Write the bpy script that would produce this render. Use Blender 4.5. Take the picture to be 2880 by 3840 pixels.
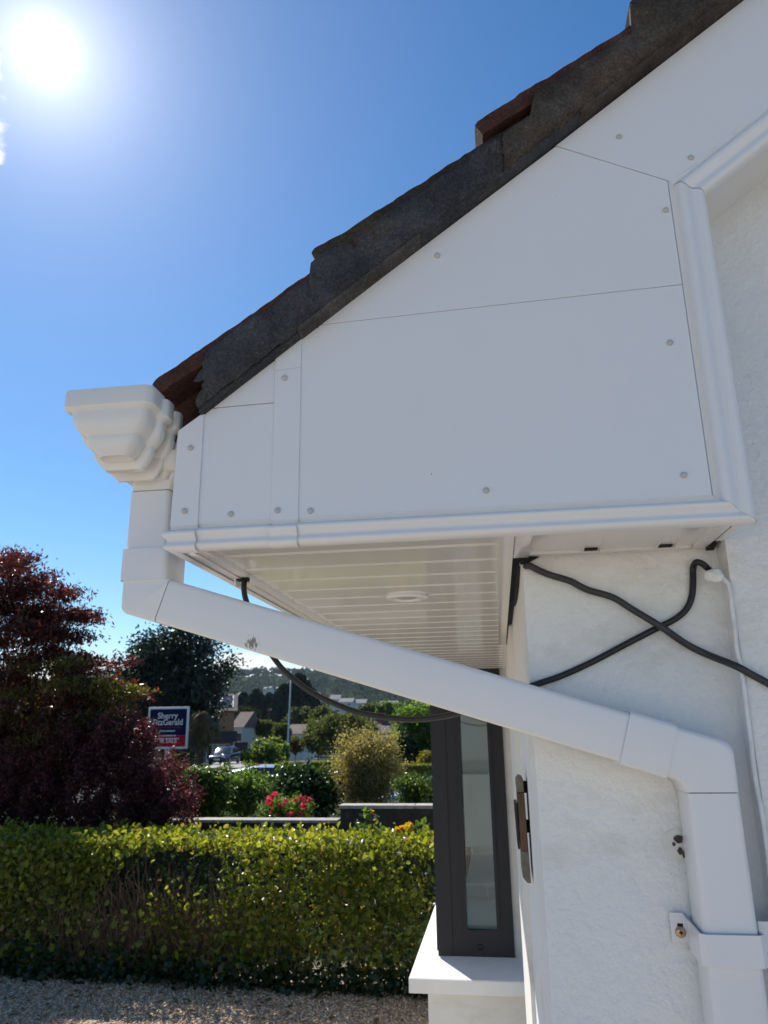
import bpy, bmesh, math, random
import numpy as np
from mathutils import Vector, noise as mnoise

for o in list(bpy.data.objects):
    bpy.data.objects.remove(o)
sc = bpy.context.scene
C = sc.collection
R = math.radians
EYE = 1.85                       # camera height above the gravel drive (z = 0)

# ------------------------------------------------------------------ camera
YAW, PITCH, ROLL, FPX = R(-8.2), R(16.2), R(-.8), 2800.0
fwd = Vector((math.sin(YAW)*math.cos(PITCH), math.cos(YAW)*math.cos(PITCH), math.sin(PITCH)))
rt0 = Vector((math.cos(YAW), -math.sin(YAW), 0))
up0 = rt0.cross(fwd)
rt = rt0*math.cos(ROLL) + up0*math.sin(ROLL)
up = -rt0*math.sin(ROLL) + up0*math.cos(ROLL)
cam = bpy.data.cameras.new('camera')
camo = bpy.data.objects.new('camera', cam)
C.objects.link(camo)
from mathutils import Matrix
camo.matrix_world = Matrix(((rt.x, up.x, -fwd.x, 0), (rt.y, up.y, -fwd.y, 0), (rt.z, up.z, -fwd.z, EYE), (0, 0, 0, 1)))
cam.sensor_fit = 'VERTICAL'
cam.sensor_height = 36
cam.lens = FPX/3840*36
cam.clip_start = .02
cam.clip_end = 6000
cam.dof.use_dof = True
cam.dof.focus_distance = 1.08
cam.dof.aperture_fstop = 14
sc.camera = camo

# ------------------------------------------------------------------ light
SUN = Vector((-.438, .568, .697)).normalized()
EL = math.asin(SUN.z)
AZ = math.atan2(SUN.x, SUN.y)            # clockwise from +Y
w = bpy.data.worlds.new('World')
sc.world = w
w.use_nodes = True
wn, wl = w.node_tree.nodes, w.node_tree.links
wn.clear()
sky = wn.new('ShaderNodeTexSky')
sky.sky_type = 'NISHITA'
sky.sun_disc = False
sky.sun_elevation = EL
sky.sun_rotation = AZ
sky.air_density = 1.0
sky.dust_density = .08
sky.ozone_density = 3.0
SKY_STRENGTH = .096
hs = wn.new('ShaderNodeHueSaturation'); hs.inputs['Saturation'].default_value = 1.27
wl.new(sky.outputs[0], hs.inputs['Color'])
tc = wn.new('ShaderNodeTexCoord')
nrm = wn.new('ShaderNodeVectorMath'); nrm.operation = 'NORMALIZE'
wl.new(tc.outputs['Generated'], nrm.inputs[0])
dot = wn.new('ShaderNodeVectorMath'); dot.operation = 'DOT_PRODUCT'
dot.inputs[1].default_value = SUN
wl.new(nrm.outputs[0], dot.inputs[0])
def wmath(op, a, b=None, clamp=False):
    n = wn.new('ShaderNodeMath'); n.operation = op; n.use_clamp = clamp
    for i, v in enumerate((a, b)):
        if v is None: continue
        if isinstance(v, (int, float)): n.inputs[i].default_value = v
        else: wl.new(v, n.inputs[i])
    return n.outputs[0]
dmax = wmath('MAXIMUM', dot.outputs['Value'], 0.0)
# the sun's own aureole: a tight core and a broad thin veil
glow = wmath('ADD', wmath('MULTIPLY', wmath('POWER', dmax, 3600.0), 8.0), wmath('MULTIPLY', wmath('POWER', dmax, 420.0), 3.2))
glow = wmath('ADD', glow, wmath('ADD', wmath('MULTIPLY', wmath('POWER', dmax, 120.0), 2.0), wmath('MULTIPLY', wmath('POWER', dmax, 11.0), .7)))
# clouds: fair-weather cumulus bank low over the hills and thin wisps higher up
sep = wn.new('ShaderNodeSeparateXYZ'); wl.new(nrm.outputs[0], sep.inputs[0])
mp = wn.new('ShaderNodeMapping'); mp.inputs['Scale'].default_value = (1, 1, 2.6)
mp.inputs['Location'].default_value = (.37, .1, 0)
wl.new(nrm.outputs[0], mp.inputs[0])
cn = wn.new('ShaderNodeTexNoise'); cn.inputs['Scale'].default_value = 9.0
cn.inputs['Detail'].default_value = 9; cn.inputs['Roughness'].default_value = .58
wl.new(mp.outputs[0], cn.inputs['Vector'])
low = wn.new('ShaderNodeMapRange'); low.interpolation_type = 'SMOOTHSTEP'
low.inputs['From Min'].default_value = .15; low.inputs['From Max'].default_value = .05
low.inputs['To Min'].default_value = 0; low.inputs['To Max'].default_value = .325
wl.new(sep.outputs['Z'], low.inputs[0])
thr = wmath('ADD', cn.outputs[0], low.outputs[0])
for wpx, wpy, wr, amp in ((-60, 110, .050, .20), (-50, 520, .040, .235), (-60, 1150, .040, .215), (-330, 300, .12, .24), (-420, 800, .10, .25)):
    dv = (fwd + rt*((wpx-1440)/FPX) - up*((wpy-1920)/FPX)).normalized()
    dd = wn.new('ShaderNodeVectorMath'); dd.operation = 'DOT_PRODUCT'; dd.inputs[1].default_value = dv; wl.new(nrm.outputs[0], dd.inputs[0])
    mr_ = wn.new('ShaderNodeMapRange'); mr_.interpolation_type = 'SMOOTHSTEP'; mr_.inputs['From Min'].default_value = math.cos(wr); mr_.inputs['From Max'].default_value = math.cos(wr*.25); mr_.inputs['To Max'].default_value = amp
    wl.new(dd.outputs['Value'], mr_.inputs[0]); thr = wmath('ADD', thr, mr_.outputs[0])
cm = wn.new('ShaderNodeMapRange'); cm.interpolation_type = 'SMOOTHSTEP'
cm.inputs['From Min'].default_value = .73; cm.inputs['From Max'].default_value = .86
wl.new(thr, cm.inputs[0])
mixc = wn.new('ShaderNodeMix'); mixc.data_type = 'RGBA'
wl.new(cm.outputs[0], mixc.inputs[0]); wl.new(hs.outputs[0], mixc.inputs[6])
mixc.inputs[7].default_value = (7.8, 7.9, 8.0, 1)
gcol = wn.new('ShaderNodeVectorMath'); gcol.operation = 'SCALE'
gcol.inputs[0].default_value = (1.0, .97, .93); wl.new(glow, gcol.inputs['Scale'])
addg = wn.new('ShaderNodeVectorMath'); addg.operation = 'ADD'
wl.new(mixc.outputs[2], addg.inputs[0]); wl.new(gcol.outputs[0], addg.inputs[1])
bg = wn.new('ShaderNodeBackground'); bg.inputs['Strength'].default_value = SKY_STRENGTH
wl.new(addg.outputs[0], bg.inputs[0])
wo = wn.new('ShaderNodeOutputWorld'); wl.new(bg.outputs[0], wo.inputs[0])

sl = bpy.data.lights.new('sun', 'SUN')
sl.energy = 5.0; sl.angle = R(.53); sl.color = (1, .945, .86)
so = bpy.data.objects.new('sun', sl); C.objects.link(so)
so.rotation_euler = (-SUN).to_track_quat('-Z', 'Y').to_euler()
so.location = SUN*30

sc.view_settings.view_transform = 'Standard'
sc.view_settings.look = 'None'
sc.view_settings.gamma = 1
sc.view_settings.use_curve_mapping = False
sc.view_settings.exposure = .42
sc.render.engine = 'CYCLES'
sc.cycles.max_bounces = 8
sc.cycles.transparent_max_bounces = 12

# ------------------------------------------------------------------ helpers
def ray(px, py):
    return fwd + rt*((px-1440)/FPX) - up*((py-1920)/FPX)
def at(px, py, Y):                         # photo point -> world point on the plane y = Y
    d = ray(px, py); d = d*(Y/d.y)
    return Vector((d.x, d.y, d.z+EYE))
def gz(y):                                 # ground height: drive level, the estate falls away beyond it
    pts = [(-40, 0), (9, 0), (12, .1), (18, .1), (30, -.35), (75, -1.1), (140, -3.4), (260, -6), (420, -6), (700, 6), (1250, 84), (1500, 88), (3000, 60)]
    for (a, za), (b, zb) in zip(pts, pts[1:]):
        if y <= b:
            t = max(0, (y-a)/(b-a)); return za+(zb-za)*t
    return 60

def tag(o, label=None, cat=None, group=None, kind=None):
    if label: o['label'] = label
    if cat: o['category'] = cat
    if group: o['group'] = group
    if kind: o['kind'] = kind
    return o
def thing(name, label, cat, loc=(0, 0, 0), group=None):
    o = bpy.data.objects.new(name, None); C.objects.link(o)
    o.location = loc; o.empty_display_size = .1
    return tag(o, label, cat, group)
def link(name, me, mat, parent=None, smooth=False):
    o = bpy.data.objects.new(name, me); C.objects.link(o)
    if mat is not None and not me.materials: me.materials.append(mat)
    if parent is not None:
        o.parent = parent
        off = Vector(parent.location); p = parent.parent
        while p: off += p.location; p = p.parent
        o.location = -off                   # meshes are written in world coordinates
    if smooth:
        me.polygons.foreach_set('use_smooth', [True]*len(me.polygons))
    return o
def mesh(name, vs, fs, mat, parent=None, smooth=False):
    me = bpy.data.meshes.new(name)
    me.from_pydata([tuple(v) for v in vs], [], fs)
    me.update()
    return link(name, me, mat, parent, smooth)
def from_bm(name, bm, mat, parent=None, smooth=False):
    bmesh.ops.recalc_face_normals(bm, faces=bm.faces)
    me = bpy.data.meshes.new(name); bm.to_mesh(me); bm.free()
    return link(name, me, mat, parent, smooth)
def autosmooth(o, ang=35):
    me = o.data
    me.polygons.foreach_set('use_smooth', [True]*len(me.polygons))
    bm = bmesh.new(); bm.from_mesh(me)
    for e in bm.edges:
        if len(e.link_faces) == 2 and e.calc_face_angle(0) > R(ang): e.smooth = False
    bm.to_mesh(me); bm.free()
    return o
def bm_box(bm, x0, x1, y0, y1, z0, z1):
    v = [bm.verts.new(p) for p in ((x0,y0,z0),(x1,y0,z0),(x1,y1,z0),(x0,y1,z0),(x0,y0,z1),(x1,y0,z1),(x1,y1,z1),(x0,y1,z1))]
    for f in ((0,3,2,1),(4,5,6,7),(0,1,5,4),(1,2,6,5),(2,3,7,6),(3,0,4,7)): bm.faces.new([v[i] for i in f])
def box(name, x0, x1, y0, y1, z0, z1, mat, parent=None, bev=0.0):
    bm = bmesh.new(); bm_box(bm, x0, x1, y0, y1, z0, z1)
    if bev: bmesh.ops.bevel(bm, geom=list(bm.edges), offset=bev, segments=2, affect='EDGES', profile=.7)
    o = from_bm(name, bm, mat, parent)
    return autosmooth(o) if bev else o
def prism(name, pts, y0, y1, mat, parent=None, bev=0.0, seg=1):   # polygon in x,z extruded along y
    bm = bmesh.new()
    a = [bm.verts.new((x, y0, z)) for x, z in pts]; b = [bm.verts.new((x, y1, z)) for x, z in pts]
    n = len(pts)
    bm.faces.new(a); bm.faces.new(b[::-1])
    for i in range(n): bm.faces.new((a[i], b[i], b[(i+1) % n], a[(i+1) % n]))
    if bev: bmesh.ops.bevel(bm, geom=list(bm.edges), offset=bev, segments=seg, affect='EDGES', profile=.6)
    o = from_bm(name, bm, mat, parent)
    return autosmooth(o) if bev else o
def catmull(pts, n=8):
    P = [Vector(p) for p in pts]; P = [P[0]*2-P[1]] + P + [P[-1]*2-P[-2]]
    out = []
    for i in range(1, len(P)-2):
        for k in range(n):
            t = k/n
            out.append(.5*((2*P[i]) + (P[i+1]-P[i-1])*t + (2*P[i-1]-5*P[i]+4*P[i+1]-P[i+2])*t*t + (3*P[i]-P[i-1]-3*P[i+1]+P[i+2])*t**3))
    out.append(P[-2])
    return out
def tube_geo(pts, rad, seg=10, caps=True):
    pts = [Vector(p) for p in pts]
    if isinstance(rad, (int, float)): rad = [rad]*len(pts)
    vs, fs = [], []
    nprev = None
    for i, p in enumerate(pts):
        t = (pts[min(i+1, len(pts)-1)]-pts[max(i-1, 0)]).normalized()
        if nprev is None:
            nrm_ = t.orthogonal().normalized()
        else:
            nrm_ = (nprev - t*nprev.dot(t)).normalized()
        nprev = nrm_; b = t.cross(nrm_)
        for k in range(seg):
            a = 2*math.pi*k/seg
            vs.append(p + (nrm_*math.cos(a)+b*math.sin(a))*rad[i])
    for i in range(len(pts)-1):
        for k in range(seg):
            fs.append((i*seg+k, i*seg+(k+1) % seg, (i+1)*seg+(k+1) % seg, (i+1)*seg+k))
    if caps:
        fs.append(tuple(range(seg))[::-1]); fs.append(tuple((len(pts)-1)*seg+k for k in range(seg)))
    return vs, fs
def tube(name, pts, rad, mat, parent=None, seg=10):
    vs, fs = tube_geo(pts, rad, seg)
    return mesh(name, vs, fs, mat, parent, True)
def join_geo(parts):
    V, F_ = [], []
    for vs, fs in parts:
        o = len(V); V += list(vs); F_ += [tuple(i+o for i in f) for f in fs]
    return V, F_
def lathe_y(name, c, prof, mat, parent=None, seg=20, axis='y'):     # prof: (radius, offset towards -axis)
    vs, fs = [], []
    for r_, h in prof:
        for k in range(seg):
            a = 2*math.pi*k/seg
            if axis == 'y': vs.append((c[0]+r_*math.cos(a), c[1]-h, c[2]+r_*math.sin(a)))
            elif axis == 'z': vs.append((c[0]+r_*math.cos(a), c[1]+r_*math.sin(a), c[2]-h))
            else: vs.append((c[0]-h, c[1]+r_*math.cos(a), c[2]+r_*math.sin(a)))
    n = len(prof)
    for i in range(n-1):
        for k in range(seg):
            fs.append((i*seg+k, i*seg+(k+1) % seg, (i+1)*seg+(k+1) % seg, (i+1)*seg+k))
    fs.append(tuple((n-1)*seg+k for k in range(seg)))
    return mesh(name, vs, fs, mat, parent, True)
def N2(x, y=0., z=0.): return mnoise.noise(Vector((x, y, z)))

# ------------------------------------------------------------------ materials
def newmat(name):
    m = bpy.data.materials.new(name); m.use_nodes = True
    nt = m.node_tree; nt.nodes.clear()
    out = nt.nodes.new('ShaderNodeOutputMaterial')
    p = nt.nodes.new('ShaderNodeBsdfPrincipled')
    nt.links.new(p.outputs[0], out.inputs[0])
    return m, nt, p, out
def ramp(nt, fac, stops, interp='LINEAR'):
    r = nt.nodes.new('ShaderNodeValToRGB'); r.color_ramp.interpolation = interp
    els = r.color_ramp.elements
    while len(els) < len(stops): els.new(.5)
    for e, (p, c) in zip(els, stops):
        e.position = p; e.color = (*c, 1) if len(c) == 3 else c
    nt.links.new(fac, r.inputs[0]); return r.outputs[0]
def noise_n(nt, scale, detail=4, rough=.55, coord='Object', stretch=None):
    t = nt.nodes.new('ShaderNodeTexCoord')
    n = nt.nodes.new('ShaderNodeTexNoise')
    n.inputs['Scale'].default_value = scale; n.inputs['Detail'].default_value = detail; n.inputs['Roughness'].default_value = rough
    src = t.outputs[coord]
    if stretch:
        mpn = nt.nodes.new('ShaderNodeMapping'); mpn.inputs['Scale'].default_value = stretch
        nt.links.new(src, mpn.inputs[0]); src = mpn.outputs[0]
    nt.links.new(src, n.inputs['Vector'])
    return n.outputs[0]
def bump(nt, p, h, strength, dist):
    b = nt.nodes.new('ShaderNodeBump'); b.inputs['Strength'].default_value = strength; b.inputs['Distance'].default_value = dist
    nt.links.new(h, b.inputs['Height']); nt.links.new(b.outputs[0], p.inputs['Normal']); return b
def mulc(nt, a, b, fac=1.0):
    m = nt.nodes.new('ShaderNodeMix'); m.data_type = 'RGBA'; m.blend_type = 'MULTIPLY'
    m.inputs[0].default_value = fac
    nt.links.new(a, m.inputs[6]); nt.links.new(b, m.inputs[7]); return m.outputs[2]
def simple(name, col, rough=.5, var=.12, scale=6, metallic=0., bumpd=0., bscale=40, spec=.5):
    m, nt, p, _ = newmat(name)
    n = noise_n(nt, scale, 5)
    lo = tuple(c*(1-var) for c in col); hi = tuple(min(1, c*(1+var)) for c in col)
    nt.links.new(ramp(nt, n, [(.3, lo), (.7, hi)]), p.inputs['Base Color'])
    p.inputs['Roughness'].default_value = rough; p.inputs['Metallic'].default_value = metallic
    p.inputs['Specular IOR Level'].default_value = spec
    if bumpd: bump(nt, p, noise_n(nt, bscale, 6), .8, bumpd)
    return m
def pvc(name, col, rough, scuffs=True, wob=0, patch=False):
    m, nt, p, _ = newmat(name)
    n = noise_n(nt, 5, 5, .6)
    base = ramp(nt, n, [(.3, tuple(c*.975 for c in col)), (.7, col)])
    if scuffs:      # sparse specks and short scratches of dirt
        sp = noise_n(nt, 170, 2, .5, stretch=(1, 1, .35))
        base = mulc(nt, base, ramp(nt, sp, [(.185, (.22, .21, .2)), (.2, (1, 1, 1))]))
        sm = noise_n(nt, 14, 8, .7)
        base = mulc(nt, base, ramp(nt, sm, [(.20, (.9, .885, .86)), (.28, (1, 1, 1))]))
    if patch:       # scraped dirty patch on the slanting pipe
        tcn = nt.nodes.new('ShaderNodeTexCoord'); dn = nt.nodes.new('ShaderNodeVectorMath'); dn.operation = 'DISTANCE'; dn.inputs[1].default_value = SCUFF
        nt.links.new(tcn.outputs['Object'], dn.inputs[0])
        sub = nt.nodes.new('ShaderNodeMath'); sub.operation = 'MULTIPLY_ADD'; sub.inputs[1].default_value = 26; nt.links.new(dn.outputs['Value'], sub.inputs[0])
        nt.links.new(noise_n(nt, 420, 3, .6, stretch=(1, 1, .35)), sub.inputs[2])
        base = mulc(nt, base, ramp(nt, sub.outputs[0], [(.66, (.30, .27, .23)), (.74, (1, 1, 1))]))
    nt.links.new(base, p.inputs['Base Color'])
    rr = noise_n(nt, 22, 6, .65)
    mr = nt.nodes.new('ShaderNodeMapRange'); mr.inputs['To Min'].default_value = rough*.94; mr.inputs['To Max'].default_value = rough*1.08
    nt.links.new(rr, mr.inputs[0]); nt.links.new(mr.outputs[0], p.inputs['Roughness'])
    if wob: bump(nt, p, noise_n(nt, 5, 1), .3, wob)
    return m
def render_mat(name, col, scale=70, dist=.0035):
    m, nt, p, _ = newmat(name)
    n = noise_n(nt, 3, 6, .6)
    base = ramp(nt, n, [(.3, tuple(c*.93 for c in col)), (.7, col)])
    d = noise_n(nt, 1.6, 8, .72, stretch=(1, 1, 2.2))
    base = mulc(nt, base, ramp(nt, d, [(.3, (.80, .785, .73)), (.46, (1, 1, 1))]))
    nt.links.new(base, p.inputs['Base Color']); p.inputs['Roughness'].default_value = .62
    a = noise_n(nt, scale, 5, .55); b2 = noise_n(nt, scale*.28, 3, .5)
    ad = nt.nodes.new('ShaderNodeMath'); ad.operation = 'MULTIPLY_ADD'; ad.inputs[1].default_value = 1.1
    nt.links.new(b2, ad.inputs[0]); nt.links.new(a, ad.inputs[2])
    bump(nt, p, ad.outputs[0], .75, dist)
    return m
def leaf_mat(name, stops, trans=.45, rough=.42, spec=.5, tint=(1.9, 1.8, .9)):
    m, nt, p, out = newmat(name)
    g = nt.nodes.new('ShaderNodeNewGeometry')
    col = ramp(nt, g.outputs['Random Per Island'], stops)
    n = noise_n(nt, .9, 3)
    col = mulc(nt, col, ramp(nt, n, [(.35, (.72, .74, .7)), (.65, (1.15, 1.12, 1.0))]))
    nt.links.new(col, p.inputs['Base Color']); p.inputs['Roughness'].default_value = rough
    p.inputs['Specular IOR Level'].default_value = spec
    t = nt.nodes.new('ShaderNodeBsdfTranslucent')
    br = nt.nodes.new('ShaderNodeMix'); br.data_type = 'RGBA'; br.blend_type = 'MULTIPLY'; br.inputs[0].default_value = 1
    br.inputs[7].default_value = (*tint, 1)
    nt.links.new(col, br.inputs[6]); nt.links.new(br.outputs[2], t.inputs[0])
    mx = nt.nodes.new('ShaderNodeMixShader'); mx.inputs[0].default_value = trans
    nt.links.new(p.outputs[0], mx.inputs[1]); nt.links.new(t.outputs[0], mx.inputs[2])
    nt.links.new(mx.outputs[0], out.inputs[0])
    return m
def glass_mat(name, tint=(.9, .95, .93), rough=.02):
    m, nt, p, out = newmat(name)
    nt.nodes.remove(p)
    tr = nt.nodes.new('ShaderNodeBsdfTransparent'); tr.inputs[0].default_value = (*tint, 1)
    gl = nt.nodes.new('ShaderNodeBsdfGlossy'); gl.inputs['Roughness'].default_value = rough
    fr = nt.nodes.new('ShaderNodeFresnel'); fr.inputs[0].default_value = 1.55
    mx = nt.nodes.new('ShaderNodeMixShader')
    nt.links.new(fr.outputs[0], mx.inputs[0]); nt.links.new(tr.outputs[0], mx.inputs[1]); nt.links.new(gl.outputs[0], mx.inputs[2])
    nt.links.new(mx.outputs[0], out.inputs[0])
    return m

M = {}
SCUFF = at(945, 2413, 1.010)
M['pvc'] = pvc('white_pvc', (.78, .785, .79), .26)
M['soffit'] = pvc('soffit_pvc', (.78, .77, .745), .09, scuffs=False)
M['gutter'] = pvc('gutter_pvc', (.77, .755, .72), .17, wob=0)
M['pipe'] = pvc('pipe_pvc', (.78, .78, .785), .25, wob=0, patch=True)
M['cap'] = simple('screw_cap', (.50, .495, .47), .4, .06)
M['wall'] = render_mat('painted_render', (.83, .83, .81), 105, .0042)
M['smooth_wall'] = render_mat('smooth_render', (.80, .79, .74), 40, .0012)
M['reveal'] = simple('cream_paint', (.78, .76, .68), .5, .05, 3)
M['frame'] = simple('anthracite_frame', (.014, .0145, .020), .42, .08, 4, spec=.35)
M['cable'] = simple('black_cable', (.009, .0095, .011), .4, .3, 60, bumpd=.0006, bscale=90)
M['cable_grey'] = simple('grey_cable', (.028, .028, .031), .45, .2, 60, bumpd=.0006, bscale=90)
M['dark'] = simple('dark_gap', (.01, .01, .01), .9, .2)
M['glass'] = glass_mat('window_glass')
M['sillm'] = simple('painted_sill', (.80, .79, .76), .45, .05, 8, bumpd=.0006, bscale=30)
M['curtain'] = simple('pale_blind', (.62, .66, .63), .8, .06, 3)
M['screw'] = simple('brass_screw', (.55, .36, .22), .35, .2, 60, metallic=.9)

def mortar_mat(name, c0, c1, c2, warm, moss=False):
    m, nt, p, _ = newmat(name)
    n = noise_n(nt, 16, 9, .68)
    col = ramp(nt, n, [(.28, c0), (.5, c1), (.72, c2)])
    n2 = noise_n(nt, 5, 6, .7)
    col2 = nt.nodes.new('ShaderNodeMix'); col2.data_type = 'RGBA'
    f = ramp(nt, n2, [(.56, (0, 0, 0)), (.68, (1, 1, 1))])
    nt.links.new(f, col2.inputs[0]); nt.links.new(col, col2.inputs[6]); col2.inputs[7].default_value = (*warm, 1)
    g = noise_n(nt, 260, 3, .6)
    fin = mulc(nt, col2.outputs[2], ramp(nt, g, [(.3, (.6, .6, .6)), (.6, (1.1, 1.1, 1.1)), (.72, (1.7, 1.65, 1.55))]))
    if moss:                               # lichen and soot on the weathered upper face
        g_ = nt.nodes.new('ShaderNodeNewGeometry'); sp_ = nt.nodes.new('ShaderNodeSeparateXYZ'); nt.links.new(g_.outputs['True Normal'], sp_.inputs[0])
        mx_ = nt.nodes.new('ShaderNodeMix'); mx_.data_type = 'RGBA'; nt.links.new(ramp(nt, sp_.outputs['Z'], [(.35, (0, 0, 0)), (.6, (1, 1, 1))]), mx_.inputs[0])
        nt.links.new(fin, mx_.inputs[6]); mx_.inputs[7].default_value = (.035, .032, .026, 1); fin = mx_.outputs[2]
    nt.links.new(fin, p.inputs['Base Color']); p.inputs['Roughness'].default_value = .92; p.inputs['Specular IOR Level'].default_value = .15
    bump(nt, p, noise_n(nt, 160, 8, .7), .9, .004)
    return m
M['mortar'] = mortar_mat('slate_grey_mortar', (.034, .035, .040), (.062, .063, .070), (.092, .092, .098), (.10, .092, .082))
M['old_mortar'] = mortar_mat('weathered_mortar', (.030, .026, .022), (.072, .060, .050), (.125, .108, .092), (.125, .085, .062))
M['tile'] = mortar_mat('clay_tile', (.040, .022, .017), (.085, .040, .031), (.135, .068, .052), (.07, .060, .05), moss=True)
M['tile_top'] = mortar_mat('mossy_tile_face', (.025, .02, .016), (.055, .045, .035), (.10, .08, .06), (.08, .085, .04))
M['undercloak'] = mortar_mat('undercloak', (.05, .046, .042), (.10, .093, .085), (.16, .15, .138), (.13, .08, .06))
def wood_mat():
    m, nt, p, _ = newmat('weathered_wood')
    t = nt.nodes.new('ShaderNodeTexCoord'); wv = nt.nodes.new('ShaderNodeTexWave')
    wv.inputs['Scale'].default_value = 110; wv.inputs['Distortion'].default_value = 5; wv.inputs['Detail'].default_value = 3; wv.inputs['Detail Scale'].default_value = .6
    nt.links.new(t.outputs['Object'], wv.inputs[0])
    col = ramp(nt, wv.outputs[0], [(.15, (.065, .03, .015)), (.6, (.22, .12, .07))])
    g = noise_n(nt, 18, 4)
    nt.links.new(mulc(nt, col, ramp(nt, g, [(.35, (.62, .6, .58)), (.7, (1.1, 1.1, 1.1))])), p.inputs['Base Color'])
    p.inputs['Roughness'].default_value = .7; bump(nt, p, wv.outputs[0], .5, .001)
    return m
M['wood'] = wood_mat()
M['bark'] = simple('bark', (.07, .05, .035), .9, .35, 12, bumpd=.01, bscale=20)
M['twig'] = simple('hedge_twig', (.13, .08, .042), .8, .4, 9)

# ------------------------------------------------------------------ ground
def ground():
    ys = [-40, -10, 0, 3, 6, 8, 9, 12, 15, 18, 24, 30, 45, 60, 75, 100, 140, 200, 260, 340, 420, 560, 700, 860, 1000, 1120, 1250, 1350, 1500, 2000, 3000]
    xs = list(np.concatenate([-np.geomspace(2500, 20, 18), np.linspace(-15, 15, 13), np.geomspace(20, 2500, 18)]))
    vs, fs = [], []
    for y in ys:
        for x in xs:
            z = gz(y)
            if y > 500:
                z += (N2(x*.0022+3, y*.002)*26 + N2(x*.006, y*.006, 4)*9)*min(1, (y-500)/400)
            vs.append((x, y, z))
    n = len(xs)
    for j in range(len(ys)-1):
        for i in range(n-1):
            fs.append((j*n+i, j*n+i+1, (j+1)*n+i+1, (j+1)*n+i))
    m, nt, p, _ = newmat('ground_mix')
    t = nt.nodes.new('ShaderNodeTexCoord'); s = nt.nodes.new('ShaderNodeSeparateXYZ')
    nt.links.new(t.outputs['Object'], s.inputs[0])
    f = nt.nodes.new('ShaderNodeMapRange'); f.inputs['From Min'].default_value = 6.6; f.inputs['From Max'].default_value = 6.9
    nt.links.new(s.outputs['Y'], f.inputs[0])
    grav = ramp(nt, noise_n(nt, 60, 6, .7), [(.3, (.22, .17, .125)), (.5, (.41, .345, .275)), (.68, (.57, .51, .43))])
    grass = ramp(nt, noise_n(nt, .5, 8, .7), [(.3, (.016, .026, .009)), (.7, (.040, .055, .02))])
    mx = nt.nodes.new('ShaderNodeMix'); mx.data_type = 'RGBA'
    nt.links.new(f.outputs[0], mx.inputs[0]); nt.links.new(grav, mx.inputs[6]); nt.links.new(grass, mx.inputs[7])
    nt.links.new(mx.outputs[2], p.inputs['Base Color']); p.inputs['Roughness'].default_value = 1; p.inputs['Specular IOR Level'].default_value = .05
    bump(nt, p, noise_n(nt, 45, 6, .7), .8, .01)
    o = mesh('ground', vs, fs, m, None, True)
    tag(o, 'pale gravel drive with grass and planted ground beyond it', 'ground', kind='structure')
ground()

# ------------------------------------------------------------------ the house corner
D = .95                                     # plane of the gable fascia
PIER, GABLE = 1.128, 1.090                  # planes of the two rendered wall faces
ZB = EYE + .240                             # lower edge of the boxed eaves
XL, XR = -.437, .330
def zu(x): return EYE + .4468 + .7536*(x+.3893)      # underside of the verge
house = thing('house', 'white rendered bungalow corner with boxed white eaves under a dark tiled verge', 'house', (.33, 1.13, 0))

def prism_x(name, pts, x0, x1, mat, parent, bev=0):  # polygon in y,z extruded along x
    bm = bmesh.new()
    a = [bm.verts.new((x0, y, z)) for y, z in pts]; b = [bm.verts.new((x1, y, z)) for y, z in pts]
    n = len(pts); bm.faces.new(a); bm.faces.new(b[::-1])
    for i in range(n): bm.faces.new((a[i], b[i], b[(i+1) % n], a[(i+1) % n]))
    if bev: bmesh.ops.bevel(bm, geom=list(bm.edges), offset=bev, segments=2, affect='EDGES')
    o = from_bm(name, bm, mat, parent)
    return autosmooth(o) if bev else o

# walls
box('front_wall', .047, 1.6, PIER, 11, -.05, EYE+.262, M['wall'], house, .007)
prism('gable_wall', [(XR, -.05), (4.2, -.05), (4.2, zu(4.2)-.05), (.5, zu(.5)-.05), (XR, zu(XR)-.05)], GABLE, 1.6, M['wall'], house, .008, 2)
prism_x('render_band', [(1.92, 0), (2.9, 0), (2.9, EYE+.25), (1.92, EYE+.25)], .038, .06, M['smooth_wall'], house, .003)

# fascia panels: flat boards with open hairline joints
def panel(name, x0, x1, zb0, zb1, zt0=None, zt1=None, y=D, th=.009, bev=.0008):
    zt0 = zu(x0)+.002 if zt0 is None else zt0; zt1 = zu(x1)+.002 if zt1 is None else zt1
    return prism(name, [(x0, zb0), (x1, zb1), (x1, zt1), (x0, zt0)], y, y+th, M['pvc'], house, bev)
MO = .0375
JL, JR = EYE+.5695, EYE+.5815              # long joint
xin = .2823
box('backing_board', XL+.02, xin+.03, D+.0032, D+.0075, ZB+.01, EYE+.43, M['reveal'], house)
prism('backing_board', [(-.39, EYE+.43), (xin+.03, EYE+.43), (xin+.03, zu(xin)-.08), (.12, zu(.12)-.004), (-.38, zu(-.38)-.004)], D+.0032, D+.0075, M['reveal'], house)
def xz(z): return (z-EYE-.4468)/.7536-.3893          # where the verge passes height z
jx = xz(JL)
p_low = prism('fascia_panel', [(-.256, ZB+MO), (xin-.0004, ZB+MO), (xin-.0004, JR-.0004), (jx-.002, JL-.0004), (-.256, zu(-.256)+.002)], D, D+.003, M['pvc'], house, .0005)
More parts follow.
